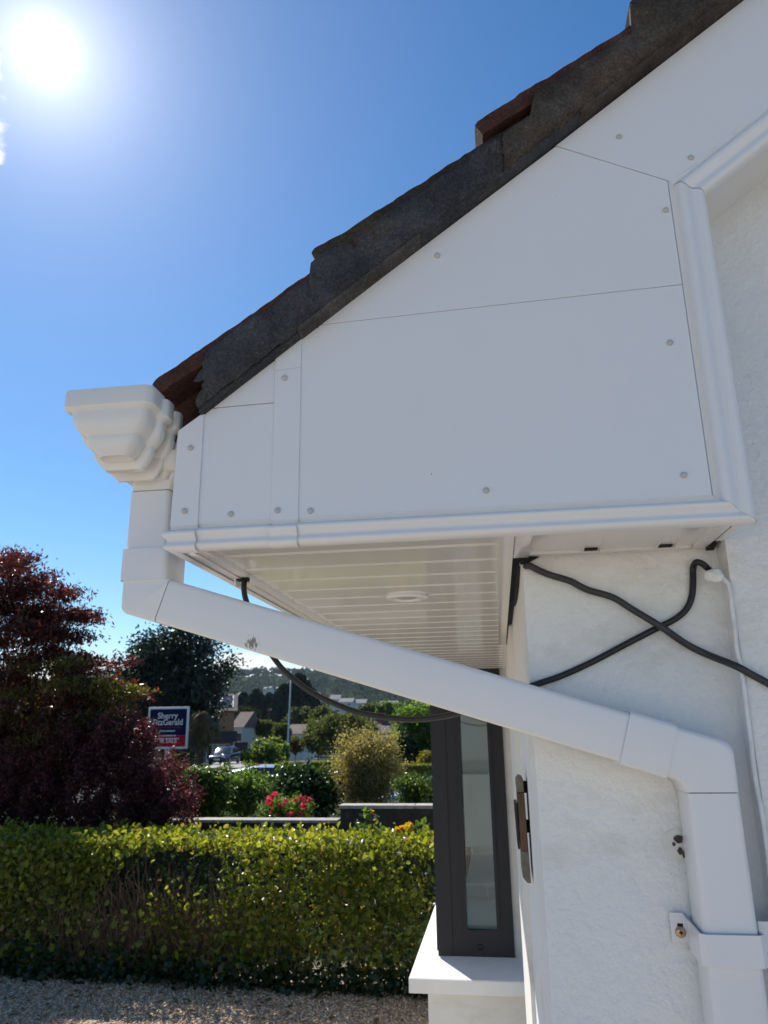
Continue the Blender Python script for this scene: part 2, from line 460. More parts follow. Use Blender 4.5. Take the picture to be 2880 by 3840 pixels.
# upper board: bounded by the long joint, the inner strip and the mitre of the barge board
mitA, mitB = (.1305, EYE+.835), (.334, EYE+.7245)
def mit_z(x): return mitA[1] + (mitB[1]-mitA[1])*(x-mitA[0])/(mitB[0]-mitA[0])
p_up = prism('fascia_panel', [(jx-.001, JL+.0003), (xin-.0004, JR+.0003), (xin-.0004, mit_z(xin)-.0008), (mitA[0], mitA[1]-.0008)], D, D+.003, M['pvc'], house, .0005)
jx2 = xz(EYE+.4492)
p_ll = prism('fascia_panel', [(-.399, ZB+MO), (-.2925, ZB+MO), (-.2925, EYE+.4500), (jx2-.002, EYE+.4488), (-.399, zu(-.399)+.002)], D, D+.003, M['pvc'], house, .0005)
p_lu = prism('fascia_panel', [(jx2-.001, EYE+.4502), (-.2925, EYE+.4514), (-.2925, zu(-.2925)+.002)], D, D+.003, M['pvc'], house, .0005)

PROF = [(.0375, 0), (.0358, -.0006), (.0335, -.0034), (.0322, -.0042), (.0312, -.0030), (.0302, .0008), (.0285, .0038), (.026, .0054), (.0235, .0057), (.0205, .0048),
        (.0175, .0028), (.0152, .0014), (.0132, .0012), (.0112, .0019), (.0088, .0032), (.0065, .0038), (.004, .0034), (.0016, .0014), (0, -.0018), (0, -.014)]
def ogee(name, pts, nrm_in, parent, sc_=1.0, lift=0., y=D, m0=None, m1=None, ext=None):
    """ogee strip along p0->p1 in the gable plane; nrm_in = inward normal; m0/m1 = mitre vectors (inward direction at the ends)"""
    p0, p1 = [Vector(p) for p in pts]; n = Vector(nrm_in)
    a = Vector(m0) if m0 else n; b = Vector(m1) if m1 else n
    vs, fs = [], []
    pr = [(u*sc_, w_*(1.45 if w_ > 0 else 1)) for u, w_ in PROF]
    if ext: pr = [(ext, 0)] + pr
    for u, w_ in pr:
        q0 = p0 + a*u; q1 = p1 + b*u
        vs += [(q0.x, y-w_-lift, q0.y), (q1.x, y-w_-lift, q1.y)]
    k = len(pr)
    for i in range(k-1): fs.append((2*i, 2*i+1, 2*i+3, 2*i+2))
    o = mesh(name, vs, fs, M['pvc'], parent)
    return autosmooth(o, 50)
# mitre vectors
def mitre(n1, n2):
    n1, n2 = Vector(n1), Vector(n2); return (n1+n2)/(1+n1.dot(n2))
nb, nr = (0, 1), (-1, 0)
sl_a = math.atan(.7536); nk = (-math.sin(sl_a), math.cos(sl_a))
m_br = mitre(nb, nr); m_tr = mitre(nr, nk)
SR = .0475/.0375
m_brx = Vector((m_br.x*SR, m_br.y))         # the upright board's moulding is wider
ZT = mitB[1]
ogee('moulding', ((-.256, ZB), (XR-.0005, ZB)), nb, house, m1=(-SR, 1))
o = ogee('moulding', ((XR, ZB), (XR, ZT)), nr, house, sc_=SR, m0=(-1, 1/SR), m1=tuple(m_tr))
RX = 1.7
ogee('moulding', ((XR, ZT+.001), (RX, ZT+(RX-XR)*.7536)), nk, house, sc_=SR, m0=tuple(m_tr))
ogee('moulding', ((-.399, ZB), (-.2925, ZB)), nb, house)
# cut sides of the box behind the mouldings
box('box_return', XR-.012, XR-.001, D+.012, GABLE-.002, ZB+.01, ZT, M['pvc'], house)
bw = .0475
bargeboard = prism('bargeboard', [(mitA[0], mitA[1]), (mitB[0]-.0475, mit_z(mitB[0]-.0475)), (XR+.003+m_tr.x*bw, ZT+m_tr.y*bw), (RX, ZT+(RX-XR)*.7536+bw/math.cos(sl_a)), (RX, zu(RX)+.002)], D-.0004, D+.003, M['pvc'], house, .0005)
prism('barge_soffit', [(XR, ZT+.012), (RX, ZT+.012+(RX-XR)*.7536), (RX, ZT+.02+(RX-XR)*.7536), (XR, ZT+.02)], D+.012, GABLE+.01, M['soffit'], house)
# joint strip and corner board, lying over panels and moulding
strip = panel('joint_strip', -.2935, -.2545, ZB+MO-.003, ZB+MO-.003, y=D-.0022, th=.002, bev=.0006)
ogee('moulding', ((-.2935, ZB-.0015), (-.2545, ZB-.0015)), nb, strip, lift=.0022)
prism('strip_cap', [(-.2935, EYE+.499), (-.2545, EYE+.5015), (-.2545, EYE+.5022), (-.2935, EYE+.4997)], D-.0024, D-.001, M['cap'], strip)
cb = prism('corner_board', [(XL, ZB+MO-.004), (-.397, ZB+MO-.004), (-.397, zu(-.397)+.002), (XL+.002, zu(XL+.002)+.004)], D-.003, D, M['pvc'], house, .0007)
vs, fs = [], []
for u, w_ in PROF:
    w2 = w_*(1.45 if w_ > 0 else 1)+.003
    vs += [(-.397, D-w2, ZB-.002+u), (XL-w2+.003, D-w2, ZB-.002+u), (XL-w2+.003, 5.2, ZB-.002+u)]
for i in range(len(PROF)-1):
    fs += [(3*i, 3*i+1, 3*i+4, 3*i+3), (3*i+1, 3*i+2, 3*i+5, 3*i+4)]
k = 3*(len(PROF)-1)
autosmooth(mesh('moulding', vs, fs, M['pvc'], cb), 50)
box('eaves_fascia', XL, XL+.012, D+.0005, 5.2, ZB-.0002, EYE+.405, M['pvc'], house)

# plastic nail caps
caps = [(414, 970, cb), (401, 1106, cb), (499, 1111, p_ll), (601, 1104, strip), (616, 819, strip), (671, 1104, p_low), (1050, 1060, p_low), (1477, 1027, p_low),
        (1447, 741, p_low), (1438, 455, p_up), (945, 553, p_up), (1337, 297, bargeboard), (1492, 342, bargeboard)]
cap_prof = [(.0042, -.0006), (.0042, .0018), (.0037, .0030), (.0024, .0037), (.0008, .004)]
for px, py, par in caps:
    q = at(px*1.736, py*1.736, D)
    yy = D - {cb: .003, strip: .0022}.get(par, .0)
    lathe_y('screw_cap', (q.x, yy, q.z), cap_prof, M['cap'], par, 16)

# soffit planks across the overhang
ZS = ZB + .010
yb = .975
while yb < 3.7:
    y1 = min(yb+.0995, 1.037) if yb < 1.0 else yb+.0995
    prism_x('soffit_board', [(yb+.0005, ZS+.0075), (yb+.0085, ZS+.0072), (yb+.0125, ZS), (y1-.0035, ZS), (y1-.001, ZS+.0045), (y1, ZS+.009), (yb+.0005, ZS+.009)], -.402, .028, M['soffit'], house)
    yb = y1
prism_x('soffit_edge', [(D+.002, ZB+.0005), (D+.022, ZB+.0015), (D+.026, ZS+.004), (D+.002, ZS+.004)], -.40, XR-.004, M['soffit'], house, .001)
box('soffit_trim', -.4245, -.410, D+.004, 3.7, ZB+.0005, ZS+.01, M['soffit'], house, .0012)
box('soffit_trim', -.4085, -.3955, D+.004, 3.7, ZB+.003, ZS+.01, M['soffit'], house, .0012)
box('soffit_trim', .012, .034, D+.026, 2.35, ZB+.003, ZS+.012, M['soffit'], house, .002)
box('soffit_trim', .0285, .0464, 2.351, 3.7, ZB+.004, ZS+.012, M['soffit'], house)
box('soffit_trim', .0345, .058, D+.026, PIER-.002, ZB+.006, ZS+.012, M['soffit'], house, .0015)
box('soffit_panel', .0585, .292, D+.026, PIER-.003, ZS+.001, ZS+.006, M['soffit'], house)
box('soffit_trim', .292, XR-.018, D+.026, PIER-.003, ZB+.007, ZS+.008, M['soffit'], house, .0012)
box('soffit_trim', .0585, .291, PIER-.017, PIER-.003, ZB+.0075, ZS+.004, M['soffit'], house, .001)
for px in (2215, 2495):
    q = at(px, 2050, 1.105)
    box('vent_slot', q.x-.009, q.x+.009, PIER-.030, PIER-.0175, ZS-.0012, ZS+.0008, M['dark'], house)
    for s in (-1, 1): prism_x('vent_fin', [(1.035, ZS+.001), (1.112, ZS+.001), (1.112, ZS-.0035)], q.x+s*.0125-.0007, q.x+s*.0125+.0007, M['soffit'], house)
# gap between soffit and wall, where the cable comes out
prism('cable_hole', [(.040, ZB+.009), (.046, ZB-.004), (.055, ZB-.003), (.074, ZB+.007)], PIER-.0028, PIER-.0004, M['dark'], house)
prism_x('soffit_gap', [(1.098, ZB+.012), (1.122, ZB+.012), (1.122, ZB+.004), (1.104, ZB+.008)], XR-.017, XR-.006, M['dark'], house)
prism_x('trim_gap', [(1.17, ZB+.003), (1.58, ZB+.003), (1.52, ZB-.004), (1.40, ZB-.012), (1.28, ZB-.010)], .0425, .0466, M['dark'], house)

# recessed light
q = at(1526.6, 2266, 1.453)
dl = thing('soffit_light', 'small round white light set into the white soffit planks', 'light', (q.x, 1.453, ZS))
vs_c = (q.x, 1.453, ZS)
lathe_y('rim', vs_c, [(.043, .0), (.043, .0025), (.040, .0048), (.026, .0052), (.023, .003)], M['pvc'], dl, 36, 'z')
lathe_y('lens', vs_c, [(.0228, .0005), (.0226, .0028), (.016, .0034)], simple('frosted_lens', (.45, .45, .43), .25), dl, 28, 'z')

# ---- tiled verge
YV = .926                                   # outer face of the verge mortar
starts = [(xs*1.0165, zs*1.0165, m, xe) for xs, zs, m, xe in [(-.464, .478, .668, -.227), (-.234, .667, .598, .034), (.010, .858, .598, .275), (.251, 1.048, .598, .52), (.496, 1.240, .598, .76), (.741, 1.432, .598, 1.0)]]
def tile_top(x):
    z = -9
    for k, (xs, zs, m, xe) in enumerate(starts):
        if x >= xs: z = zs + m*(x-xs)
    return EYE + z
TT = .024
for k, (xs, zs, m, xe) in enumerate(starts):
    L = .40; nx, ny = 40, 10
    vs, fs = [], []
    d = Vector((1, m)).normalized(); nv = Vector((-d.y, d.x))
    rr = random.Random(k)
    def P(s, t, y):                        # s along slope, t below the top face
        jig = .0018*N2(s*70+k*9, y*60, t*90) + .0022*N2(s*22, y*20, k*5+t*60)
        rnd = .004*max(0, 1-s/.006) if t < .004 else 0
        return (xs + d.x*s - nv.x*(t-jig+rnd), y + .0016*N2(s*80, t*150, k), EYE+zs + d.y*s - nv.y*(t-jig+rnd))
    ss = [0, .003, .008] + list(np.linspace(.014, L, nx)); ts = [0, .004, .012, .020, TT]
    ring = []
    prof_r = [(t, YV+.002*(1-abs(t-.012)/.012)*-1) for t in ts]
    yb_ = 1.24
    rows = [(ts[-1], yb_), (ts[-1], 1.05), (ts[-1], .945)] + [(t, YV+.001) for t in ts[::-1]] + [(0, .94), (0, .97), (0, 1.05), (0, yb_)]
    for s in ss:
        for t, y in rows: vs.append(P(s, t, y))
    q_ = len(rows)
    for i in range(len(ss)-1):
        for j in range(q_-1): fs.append((i*q_+j, i*q_+j+1, (i+1)*q_+j+1, (i+1)*q_+j))
    fs.append(tuple(range(q_)))
    o = mesh('roof_tile', vs, fs, M['tile'] if k in (0, 2) else M['tile_top'], house)
    autosmooth(o, 40)
    o['label'] = ['red clay eaves tile with dark top edge', 'dark verge tile with broken mortar', 'verge tile with red edge showing', 'brown verge tile', 'brown verge tile', 'brown verge tile'][k]
# tile body behind the verge
prism('roof', [(-.455, EYE+.452), (2.4, EYE+.452+2.855*.7536), (2.4, EYE+.50+2.855*.7536), (-.455, EYE+.462)], 1.25, 9, M['tile_top'], house)

def mortar_top(x):
    if .004 < x < .092: return EYE + .678 + .598*(x+.238) + .008
    if .092 <= x < .104: return EYE + .678 + .598*(x+.238) + (tile_top(x)-EYE-.678-.598*(x+.238))*(x-.092)/.012
    return tile_top(x)
def verge_mortar(name, x0, x1, mat, seed, jag0, jag1, proud=0.):
    nx, nz = int((x1-x0)*420), 16
    vs, fs = [], []
    for i in range(nx+1):
        for j in range(nz+1):
            t = j/nz
            x = x0 + (x1-x0)*i/nx
            if i == 0: x += jag0*N2(t*5, seed) + .012*(t-.4)
            if i == nx: x += jag1*N2(t*5, seed+9) - .02*(t-.5)
            zb_ = zu(x) + .004 + .004*N2(x*40, seed) + .003*N2(x*110, seed)
            zt_ = mortar_top(x) - (.006 if x < -.24 else .012) + .004*N2(x*35, seed+3) + .002*N2(x*120, seed)
            z = zb_ + (zt_-zb_)*t
            edge = min(1, min(t, 1-t)*5)
            y = YV - .0035*edge - proud - .0055*N2(x*16, z*16, seed) - .003*N2(x*60, z*60, seed) - .0016*N2(x*170, z*170, seed)
            # trowel marks and a crack
            y += .004*max(0, 1-abs((z-EYE)-(.70+.55*(x+.16)))/.0022) * (1 if -.2 < x < -.11 else 0)
            if j in (0, nz): y = YV + .006
            vs.append((x, y, z))
    for i in range(nx):
        for j in range(nz):
            a = i*(nz+1)+j; fs.append((a, a+nz+1, a+nz+2, a+1))
    return mesh(name, vs, fs, mat, house, True)
o = verge_mortar('verge_mortar', -.395, .062, M['mortar'], 2.0, .03, .03); o['label'] = 'slate grey verge mortar'
o = verge_mortar('verge_mortar', .048, 1.5, M['old_mortar'], 7.3, .02, 0, .0035); o['label'] = 'weathered brown verge mortar'
# red hollow below the first tile, left of the mortar
def hollow():
    vs, fs = [], []
    n = 18
    for i in range(n+1):
        x = -.458 + .078*i/n
        for j in range(9):
            t = j/8
            zb_ = zu(x)-.004 + .018*max(0, 1-i/n); zt_ = tile_top(x)-.02
            dd = .020*math.exp(-((i/n-.62)/.22)**2-((t-.45)/.3)**2)
            vs.append((x, YV+.052+dd+.002*N2(x*90, t*6), zb_+(zt_-zb_)*t))
    for i in range(n):
        for j in range(8): a = i*9+j; fs.append((a, a+9, a+10, a+1))
    return mesh('tile_end', vs, fs, M['tile'], house, True)
hollow()
# undercloak strips bedded below the mortar
xs_u = [(-.40, -.2545), (-.254, -.0745), (-.074, .1662), (.167, .4595), (.46, .8), (.801, 1.5)]
for k, (a, b) in enumerate(xs_u):
    dy = [.010, .0, .004, -.001, .003, .002][k]
    prism('undercloak', [(a, zu(a)-.001), (b, zu(b)-.001), (b, zu(b)+.006), (a, zu(a)+.006)], YV-.001+dy, 1.24, M['undercloak'] if k == 1 else M['old_mortar'] if k == 3 else M['mortar'], house)  # darker mortar colours on most strips paint in the shadow under the verge

# chipped render beside the downpipe
def chip(px, py, r1, r2, seed, mat, y):
    q = at(px, py, PIER); rr = random.Random(seed)
    vs = [(q.x, y-.0006, q.z)] ; n = 14
    for k in range(n):
        a = 2*math.pi*k/n; s = .85+.3*rr.random()
        vs.append((q.x+r1*s*math.cos(a), y, q.z+r2*s*math.sin(a)))
    mesh('render_chip', vs, [(0, 1+k, 1+(k+1) % n) for k in range(n)], mat, house)
chipm = simple('bare_block', (.075, .068, .06), .95, .5, 90, bumpd=.003, bscale=120)
chip(2535, 3166, .017, .021, 8, M['smooth_wall'], PIER-.0008)
chip(2543, 3146, .0062, .0052, 1, chipm, PIER-.0020)
chip(2526, 3165, .0022, .0026, 2, chipm, PIER-.0021)
chip(2549, 3190, .0034, .0046, 3, chipm, PIER-.0022)
chip(2563, 3203, .002, .005, 4, chipm, PIER-.0021)

# ---- bay window with its sill
BY = 3.40
ztop = ZS+.002
zwb = EYE-.885
bx0, bx1 = -.293, .014
gx0, gx1 = -.183, -.040
gzb = zwb+.085
bm = bmesh.new()
bm_box(bm, bx0, gx0, BY, BY+.07, zwb, ztop); bm_box(bm, gx1, bx1, BY, BY+.07, zwb, ztop)
bm_box(bm, gx0, gx1, BY, BY+.07, zwb, gzb); bm_box(bm, gx0, gx1, BY, BY+.07, ztop-.08, ztop)
win = from_bm('window', bm, M['frame'], house); win['label'] = 'dark grey bay window frame'
bm = bmesh.new()
bd = .012
bm_box(bm, gx0-.002, gx0+bd, BY-.008, BY+.02, gzb+bd, ztop-.09); bm_box(bm, gx1-bd, gx1+.002, BY-.008, BY+.02, gzb+bd, ztop-.09); bm_box(bm, gx0-.002, gx1+.002, BY-.008, BY+.02, gzb-.002, gzb+bd)
from_bm('glazing_bead', bm, M['frame'], win)
bm = bmesh.new(); bm_box(bm, bx0-.004, gx0-.05, BY-.006, BY+.03, zwb+.02, ztop-.001)
from_bm('corner_post', bm, M['frame'], win)
box('pane', gx0+.002, gx1-.002, BY+.028, BY+.034, gzb+.002, ztop-.082, M['glass'], win)
lathe_y('drain_cap', ((gx0+gx1)/2-.01, BY-.0005, zwb+.035), [(.012, 0), (.011, .003), (.004, .004)], M['frame'], win, 14)
ys_b = [BY+.07, 4.12, 4.82, 5.5]
bm = bmesh.new()
bm_box(bm, bx0+.0005, bx0+.065, BY+.0705, 5.6, zwb+.0005, zwb+.08); bm_box(bm, bx0+.0005, bx0+.065, BY+.0705, 5.6, ztop-.08, ztop-.0005)
for y in ys_b[1:]: bm_box(bm, bx0+.001, bx0+.064, y-.045, y+.045, zwb+.08, ztop-.08)
from_bm('front_frame', bm, M['frame'], win)
for a, b in zip(ys_b, ys_b[1:]):
    box('pane', bx0+.030, bx0+.036, a+.045 if a > BY+.1 else a, b-.045, zwb+.081, ztop-.081, M['glass'], win)
box('reveal', bx0+.07, .0465, 5.50, 5.6, zwb, ztop, M['curtain'], win)
box('window_board', bx0+.066, .0465, BY+.0705, 5.5, zwb+.0005, zwb+.075, M['sillm'], win)
box('blind', bx0+.08, .0465, 4.42, 4.425, EYE-.62, ztop-.002, M['curtain'], win)
bm = bmesh.new()
for z0 in (EYE-.755, EYE-.98): bm_box(bm, -.235, .03, 4.10, 4.112, z0, z0+.013)
bm_box(bm, -.105, -.092, 4.1005, 4.1115, EYE-.98, EYE-.755)
from_bm('inner_rail', bm, M['sillm'], win)
box('window_reveal', bx1+.0005, .0468, BY+.02, BY+.12, zwb, ztop, M['smooth_wall'], win)
# sill
xo, yo = -.392, 3.205
zo = EYE-.913
ring = lambda x, y, z: [(x, y, z), (.0465, y, z), (.0465, 5.75, z), (x, 5.75, z)]
vs = ring(xo+.006, yo+.006, zo-.052) + ring(xo, yo, zo-.049) + ring(xo, yo, zo-.003) + ring(xo+.004, yo+.004, zo) + ring(bx0+.004, BY+.004, zwb+.0005)
fs = [(3, 2, 1, 0)]
for r_ in range(4):
    for k in range(4): fs.append((r_*4+k, r_*4+(k+1) % 4, r_*4+4+(k+1) % 4, r_*4+4+k))
fs.append((16, 17, 18, 19))
o = mesh('window_sill', vs, fs, M['sillm'], house)
box('bay_wall', -.333, .0468, 3.335, 5.7, -.05, zo-.050, M['smooth_wall'], house, .004)

# ------------------------------------------------------------------ gutter
def rrect(x0, x1, y0, y1, r, n=6):
    pts = []
    for cx, cy, a0 in ((x1-r, y0+r, -90), (x1-r, y1-r, 0), (x0+r, y1-r, 90), (x0+r, y0+r, 180)):
        for k in range(n+1):
            a = R(a0+90*k/n); pts.append((cx+r*math.cos(a), cy+r*math.sin(a)))
    return pts
OG = [(0, 0), (.002, -.001), (.024, -.0005), (.0265, .002), (.0285, .0085), (.030, .0108), (.0345, .0112), (.043, .0125), (.052, .0165), (.0585, .0225), (.062, .0272), (.0635, .0300), (.0665, .0303), (.072, .0318), (.079, .0365), (.085, .0425), (.089, .0475), (.0915, .0485)]
def gutter_shell(name, x0, x1, y0, y1, zt, parent, r=.012, grow=0., right=1.0, h=1.0, front=1.0, rim=True):
    vs, fs = [], []
    n = None
    prof = OG
    rows = []
    if rim: rows += [(.006, .004, 1)]
    for dz, ins in prof: rows.append((-dz*h, ins, 0))
    for dz, ins, inner in rows:
        i_l = ins - grow; i_r = ins*right - grow; i_f = ins*front - grow
        if inner: i_l = i_r = i_f = .004-grow; dz = 0.0006
        pts = rrect(x0+i_l, x1-i_r, y0+i_f, y1, min(r, .45*abs((x1-i_r)-(x0+i_l)), .45*abs(y1-y0-i_f)))
        n = len(pts)
        for x, y in pts: vs.append((x, y, zt+dz))
    for i in range(len(rows)-1):
        for k in range(n): fs.append((i*n+k, i*n+n+k, i*n+n+(k+1) % n, i*n+(k+1) % n))
    fs.append(tuple((len(rows)-1)*n+k for k in range(n))[::-1])
    o = mesh(name, vs, fs, M['gutter'], parent)
    return autosmooth(o, 22)
ZG = EYE+.465
gut = thing('gutter', 'moulded white plastic gutter with shaped stop end under the lowest roof tile', 'gutter', (-.52, .95, ZG-.1))
gutter_shell('stop_end', -.585, -.452, .890, .945, ZG, gut, r=.014, right=.80, front=.44, h=1.03)
gutter_shell('joint_clip', -.590, -.4445, .926, .957, ZG-.006, gut, r=.010, right=.80, front=.38, h=1.07)
gutter_shell('joint_clip', -.587, -.4425, .962, .984, ZG-.010, gut, r=.008, right=.80, front=.34, h=1.08)
gutter_shell('outlet_body', -.583, -.4415, .980, 1.10, ZG-.012, gut, r=.008, right=.55, front=.2, h=1.0)
gutter_shell('channel', -.580, -.4405, 1.095, 5.4, ZG-.006, gut, r=.006, right=.15, front=.05, h=.99)
# outlet: shallow pan, then a tapering neck and spigot
def loft(name, secs, mat, parent, r=.01, caps=True, ang=35):
    vs, fs = [], []; n = None
    for x0, x1, y0, y1, z, rr in secs:
        pts = rrect(x0, x1, y0, y1, rr, 5); n = len(pts)
        vs += [(x, y, z) for x, y in pts]
    for i in range(len(secs)-1):
        for k in range(n): fs.append((i*n+k, i*n+n+k, i*n+n+(k+1) % n, i*n+(k+1) % n))
    if caps:
        fs.append(tuple(range(n))); fs.append(tuple((len(secs)-1)*n+k for k in range(n))[::-1])
    return autosmooth(mesh(name, vs, fs, mat, parent), ang)
PX0, PX1, PY0, PY1 = -.5285, -.4655, 1.000, 1.063
zt = EYE+.388
loft('outlet', [(-.562, -.4425, .976, 1.10, zt+.012, .012), (-.562, -.4425, .976, 1.10, zt-.004, .016), (-.556, -.443, .980, 1.095, zt-.012, .016), (-.540, -.4435, .986, 1.09, zt-.0155, .014),
                (-.538, -.4437, .986, 1.09, zt-.0165, .014), (PX0-.004, PX1+.017, PY0-.004, PY1+.006, zt-.0168, .012), (PX0+.0005, PX1+.004, PY0, PY1+.002, zt-.031, .009), (PX0+.001, PX1+.001, PY0+.0005, PY1, zt-.0405, .008), (PX0+.004, PX1-.003, PY0+.004, PY1-.003, zt-.0407, .007), (PX0+.004, PX1-.003, PY0+.004, PY1-.003, zt-.075, .007)], M['gutter'], gut)

# ------------------------------------------------------------------ downpipe
W2 = .0318
def sqpipe(name, path, half, mat, parent, rad=.007, caps=True, soft=None):
    """rounded-square section swept along a path lying near an x,z plane"""
    path = [Vector(p) for p in path]
    sec = rrect(-half, half, -half, half, rad, 4)
    vs, fs = [], []; n = len(sec)
    for i, p in enumerate(path):
        d1 = (path[i]-path[i-1]).normalized() if i > 0 else (path[1]-path[0]).normalized()
        d2 = (path[i+1]-path[i]).normalized() if i < len(path)-1 else d1
        n1 = Vector((-d1.z, 0, d1.x)).normalized(); n2 = Vector((-d2.z, 0, d2.x)).normalized()
        mm = (n1+n2)/(1+n1.dot(n2))
        for a, b in sec: vs.append(p + mm*a + Vector((0, b, 0)))
    for i in range(len(path)-1):
        for k in range(n): fs.append((i*n+k, i*n+(k+1) % n, (i+1)*n+(k+1) % n, (i+1)*n+k))
    if caps:
        fs.append(tuple(range(n))[::-1]); fs.append(tuple((len(path)-1)*n+k for k in range(n)))
    o = mesh(name, vs, fs, mat, parent)
    bm = bmesh.new(); bm.from_mesh(o.data); bmesh.ops.recalc_face_normals(bm, faces=bm.faces)
    if soft:                                # round off the mitre
        bm.verts.ensure_lookup_table()
        ring_ = set(bm.verts[n:2*n]); es = [e for e in bm.edges if e.verts[0] in ring_ and e.verts[1] in ring_]
        bmesh.ops.bevel(bm, geom=es, offset=soft, segments=4, affect='EDGES', profile=.5)
    bm.to_mesh(o.data); bm.free()
    return autosmooth(o, 45)
def bend(a, v, b, r, n=5):
    a, v, b = Vector(a), Vector(v), Vector(b)
    d1 = (a-v).normalized(); d2 = (b-v).normalized(); h = d1.angle(d2)/2
    t = r/math.tan(h); p0 = v+d1*t; p1 = v+d2*t
    return [p0*(1-s)**2 + v*2*s*(1-s) + p1*s*s for s in [k/n for k in range(n+1)]]
dp = thing('downpipe', 'square white downpipe running from the gutter slantwise to the wall corner', 'downpipe', (.264, 1.0905, 0))
V1 = Vector((-.497, 1.0318, EYE+.1905)); V2 = Vector((.2645, 1.0895, EYE-.0469))
sd = (V2-V1).normalized()
sqpipe('pipe', [(V1.x, V1.y, zt-.0425), (V1.x, V1.y, EYE+.24)], W2, M['pipe'], dp)
sqpipe('coupling', [(V1.x, V1.y, EYE+.2575), (V1.x, V1.y, EYE+.256), (V1.x, V1.y, EYE+.2125), (V1.x, V1.y, EYE+.211)], W2+.0040, M['pipe'], dp, .008)
tl = .034
lp = V1 + sd*.031
elb = [Vector((V1.x, V1.y, EYE+.225))] + [V1] + [lp]
sqpipe('elbow', elb, W2+.0006, M['pipe'], dp, soft=.009)
ra = V1 + sd*((V2-V1).length-.055)
sqpipe('pipe', [lp+sd*.0012, ra], W2, M['pipe'], dp)
sqpipe('socket', [V2-sd*.108, V2-sd*.1075, V2-sd*.0485, V2-sd*.048], W2+.0032, M['pipe'], dp)
low0 = Vector((.2645, 1.0905, EYE-.083))
elb = [V2-sd*.060] + [V2] + [low0]
sqpipe('elbow', elb, W2+.0006, M['pipe'], dp, soft=.013)
sqpipe('pipe', [low0-Vector((0, 0, .0012)), (.2645, 1.0905, 0)], W2, M['pipe'], dp)
# pipe clip with two screw lugs
zc = EYE-.262
bm = bmesh.new()
path = [(.2065, PIER-.0045), (.2225, PIER-.0045), (.229, PIER-.006), (.2285, 1.060), (.2335, 1.0545), (.2955, 1.0545), (.3005, 1.060), (.300, 1.078), (.303, 1.0850), (.342, 1.0850)]
top, bot = zc+.0165, zc-.0165
vv = []
for i, (x, y) in enumerate(path):
    d = Vector((path[min(i+1, len(path)-1)][0]-path[max(i-1, 0)][0], path[min(i+1, len(path)-1)][1]-path[max(i-1, 0)][1])).normalized()
    nn = Vector((d.y, -d.x))*.0022
    t_, b_ = (top+.002, bot) if 2 < i < 8 else (top+.011, bot+.010) if i in (0, 1) else (top+.004, bot)
    if i in (8, 9): t_, b_ = top+.011, bot+.010
    vv.append([bm.verts.new((x+nn.x*s, y+nn.y*s, z)) for s, z in ((1, t_), (1, b_), (-.2, b_), (-.2, t_))])
for i in range(len(path)-1):
    for k in range(4): bm.faces.new((vv[i][k], vv[i][(k+1) % 4], vv[i+1][(k+1) % 4], vv[i+1][k]))
bm.faces.new(vv[0]); bm.faces.new(vv[-1][::-1])
clip = autosmooth(from_bm('pipe_clip', bm, M['pipe'], dp), 30)
q = at(2100+960*.4702, 2900+1265*.4702, PIER-.006)
lathe_y('screw', (q.x, PIER-.0068, q.z), [(.0068, 0), (.0066, .0016), (.0045, .003), (.001, .0033)], M['screw'], clip, 18)
box('screw_slot', q.x-.0026, q.x+.0026, PIER-.0105, PIER-.0098, q.z-.0008, q.z+.0008, M['dark'], clip)
box('screw_slot', q.x-.0008, q.x+.0008, PIER-.0106, PIER-.0099, q.z-.0026, q.z+.0026, M['dark'], clip)
box('screw_slot', q.x-.003, q.x+.004, PIER-.0071, PIER-.0066, q.z+.006, q.z+.010, M['dark'], clip)
lathe_y('screw', (.330, 1.0822, zc+.002), [(.006, 0), (.0058, .0014), (.003, .0026)], M['screw'], clip, 14)

# ------------------------------------------------------------------ cables
def zpt(px, py, Z):
    d = ray(px, py); t = (Z-EYE)/d.z; return Vector((d.x*t, d.y*t, Z))
h0 = zpt(917, 2160, ZB+.006)
pts = [h0+Vector((0, 0, .02)), h0, at(915, 2199, h0.y-.002), at(917, 2228, h0.y-.004), at(926, 2262, h0.y-.006), at(958, 2360, h0.y-.004)]
for (px, py), yy in zip(((1028, 2469), (1079, 2527), (1151, 2584), (1223, 2624), (1332, 2668), (1440, 2689), (1549, 2698), (1657, 2687), (1735, 2668), (1850, 2618), (1945, 2590)),
                        (1.235, 1.235, 1.23, 1.225, 1.22, 1.21, 1.20, 1.185, 1.17, 1.15, 1.132)):
    pts.append(at(px, py, yy))
for px, py in ((2000, 2570), (2106, 2534), (2223, 2481), (2339, 2420), (2451, 2362), (2530, 2322), (2573, 2285), (2594, 2237), (2599, 2179), (2599, 2131), (2610, 2109), (2631, 2113), (2655, 2132)):
    pts.append(at(px, py, 1.1225 if px < 2600 else 1.112))
pts.append(at(2672, 2148, 1.10))
o = tube('hanging_cable', catmull(pts, 8), .0046, M['cable'], None, 12)
tag(o, 'black cable looping from the soffit hole behind the pipe up to the wall corner', 'cable')
box_h = thing('cable_grommet', 'small grey open clip in the soffit trim where the black cable enters', 'grommet', (h0.x, h0.y, ZB))
box('rim', h0.x-.012, h0.x+.012, h0.y-.006, h0.y+.012, ZB-.0015, ZB+.0003, M['dark'], box_h)
box('cheek', h0.x-.0145, h0.x-.012, h0.y-.008, h0.y+.012, ZB-.011, ZB+.0003, M['soffit'], box_h)
box('cheek', h0.x+.012, h0.x+.0145, h0.y-.008, h0.y+.012, ZB-.011, ZB+.0003, M['soffit'], box_h)
pts = [(.052, 1.135, ZB-.006)]
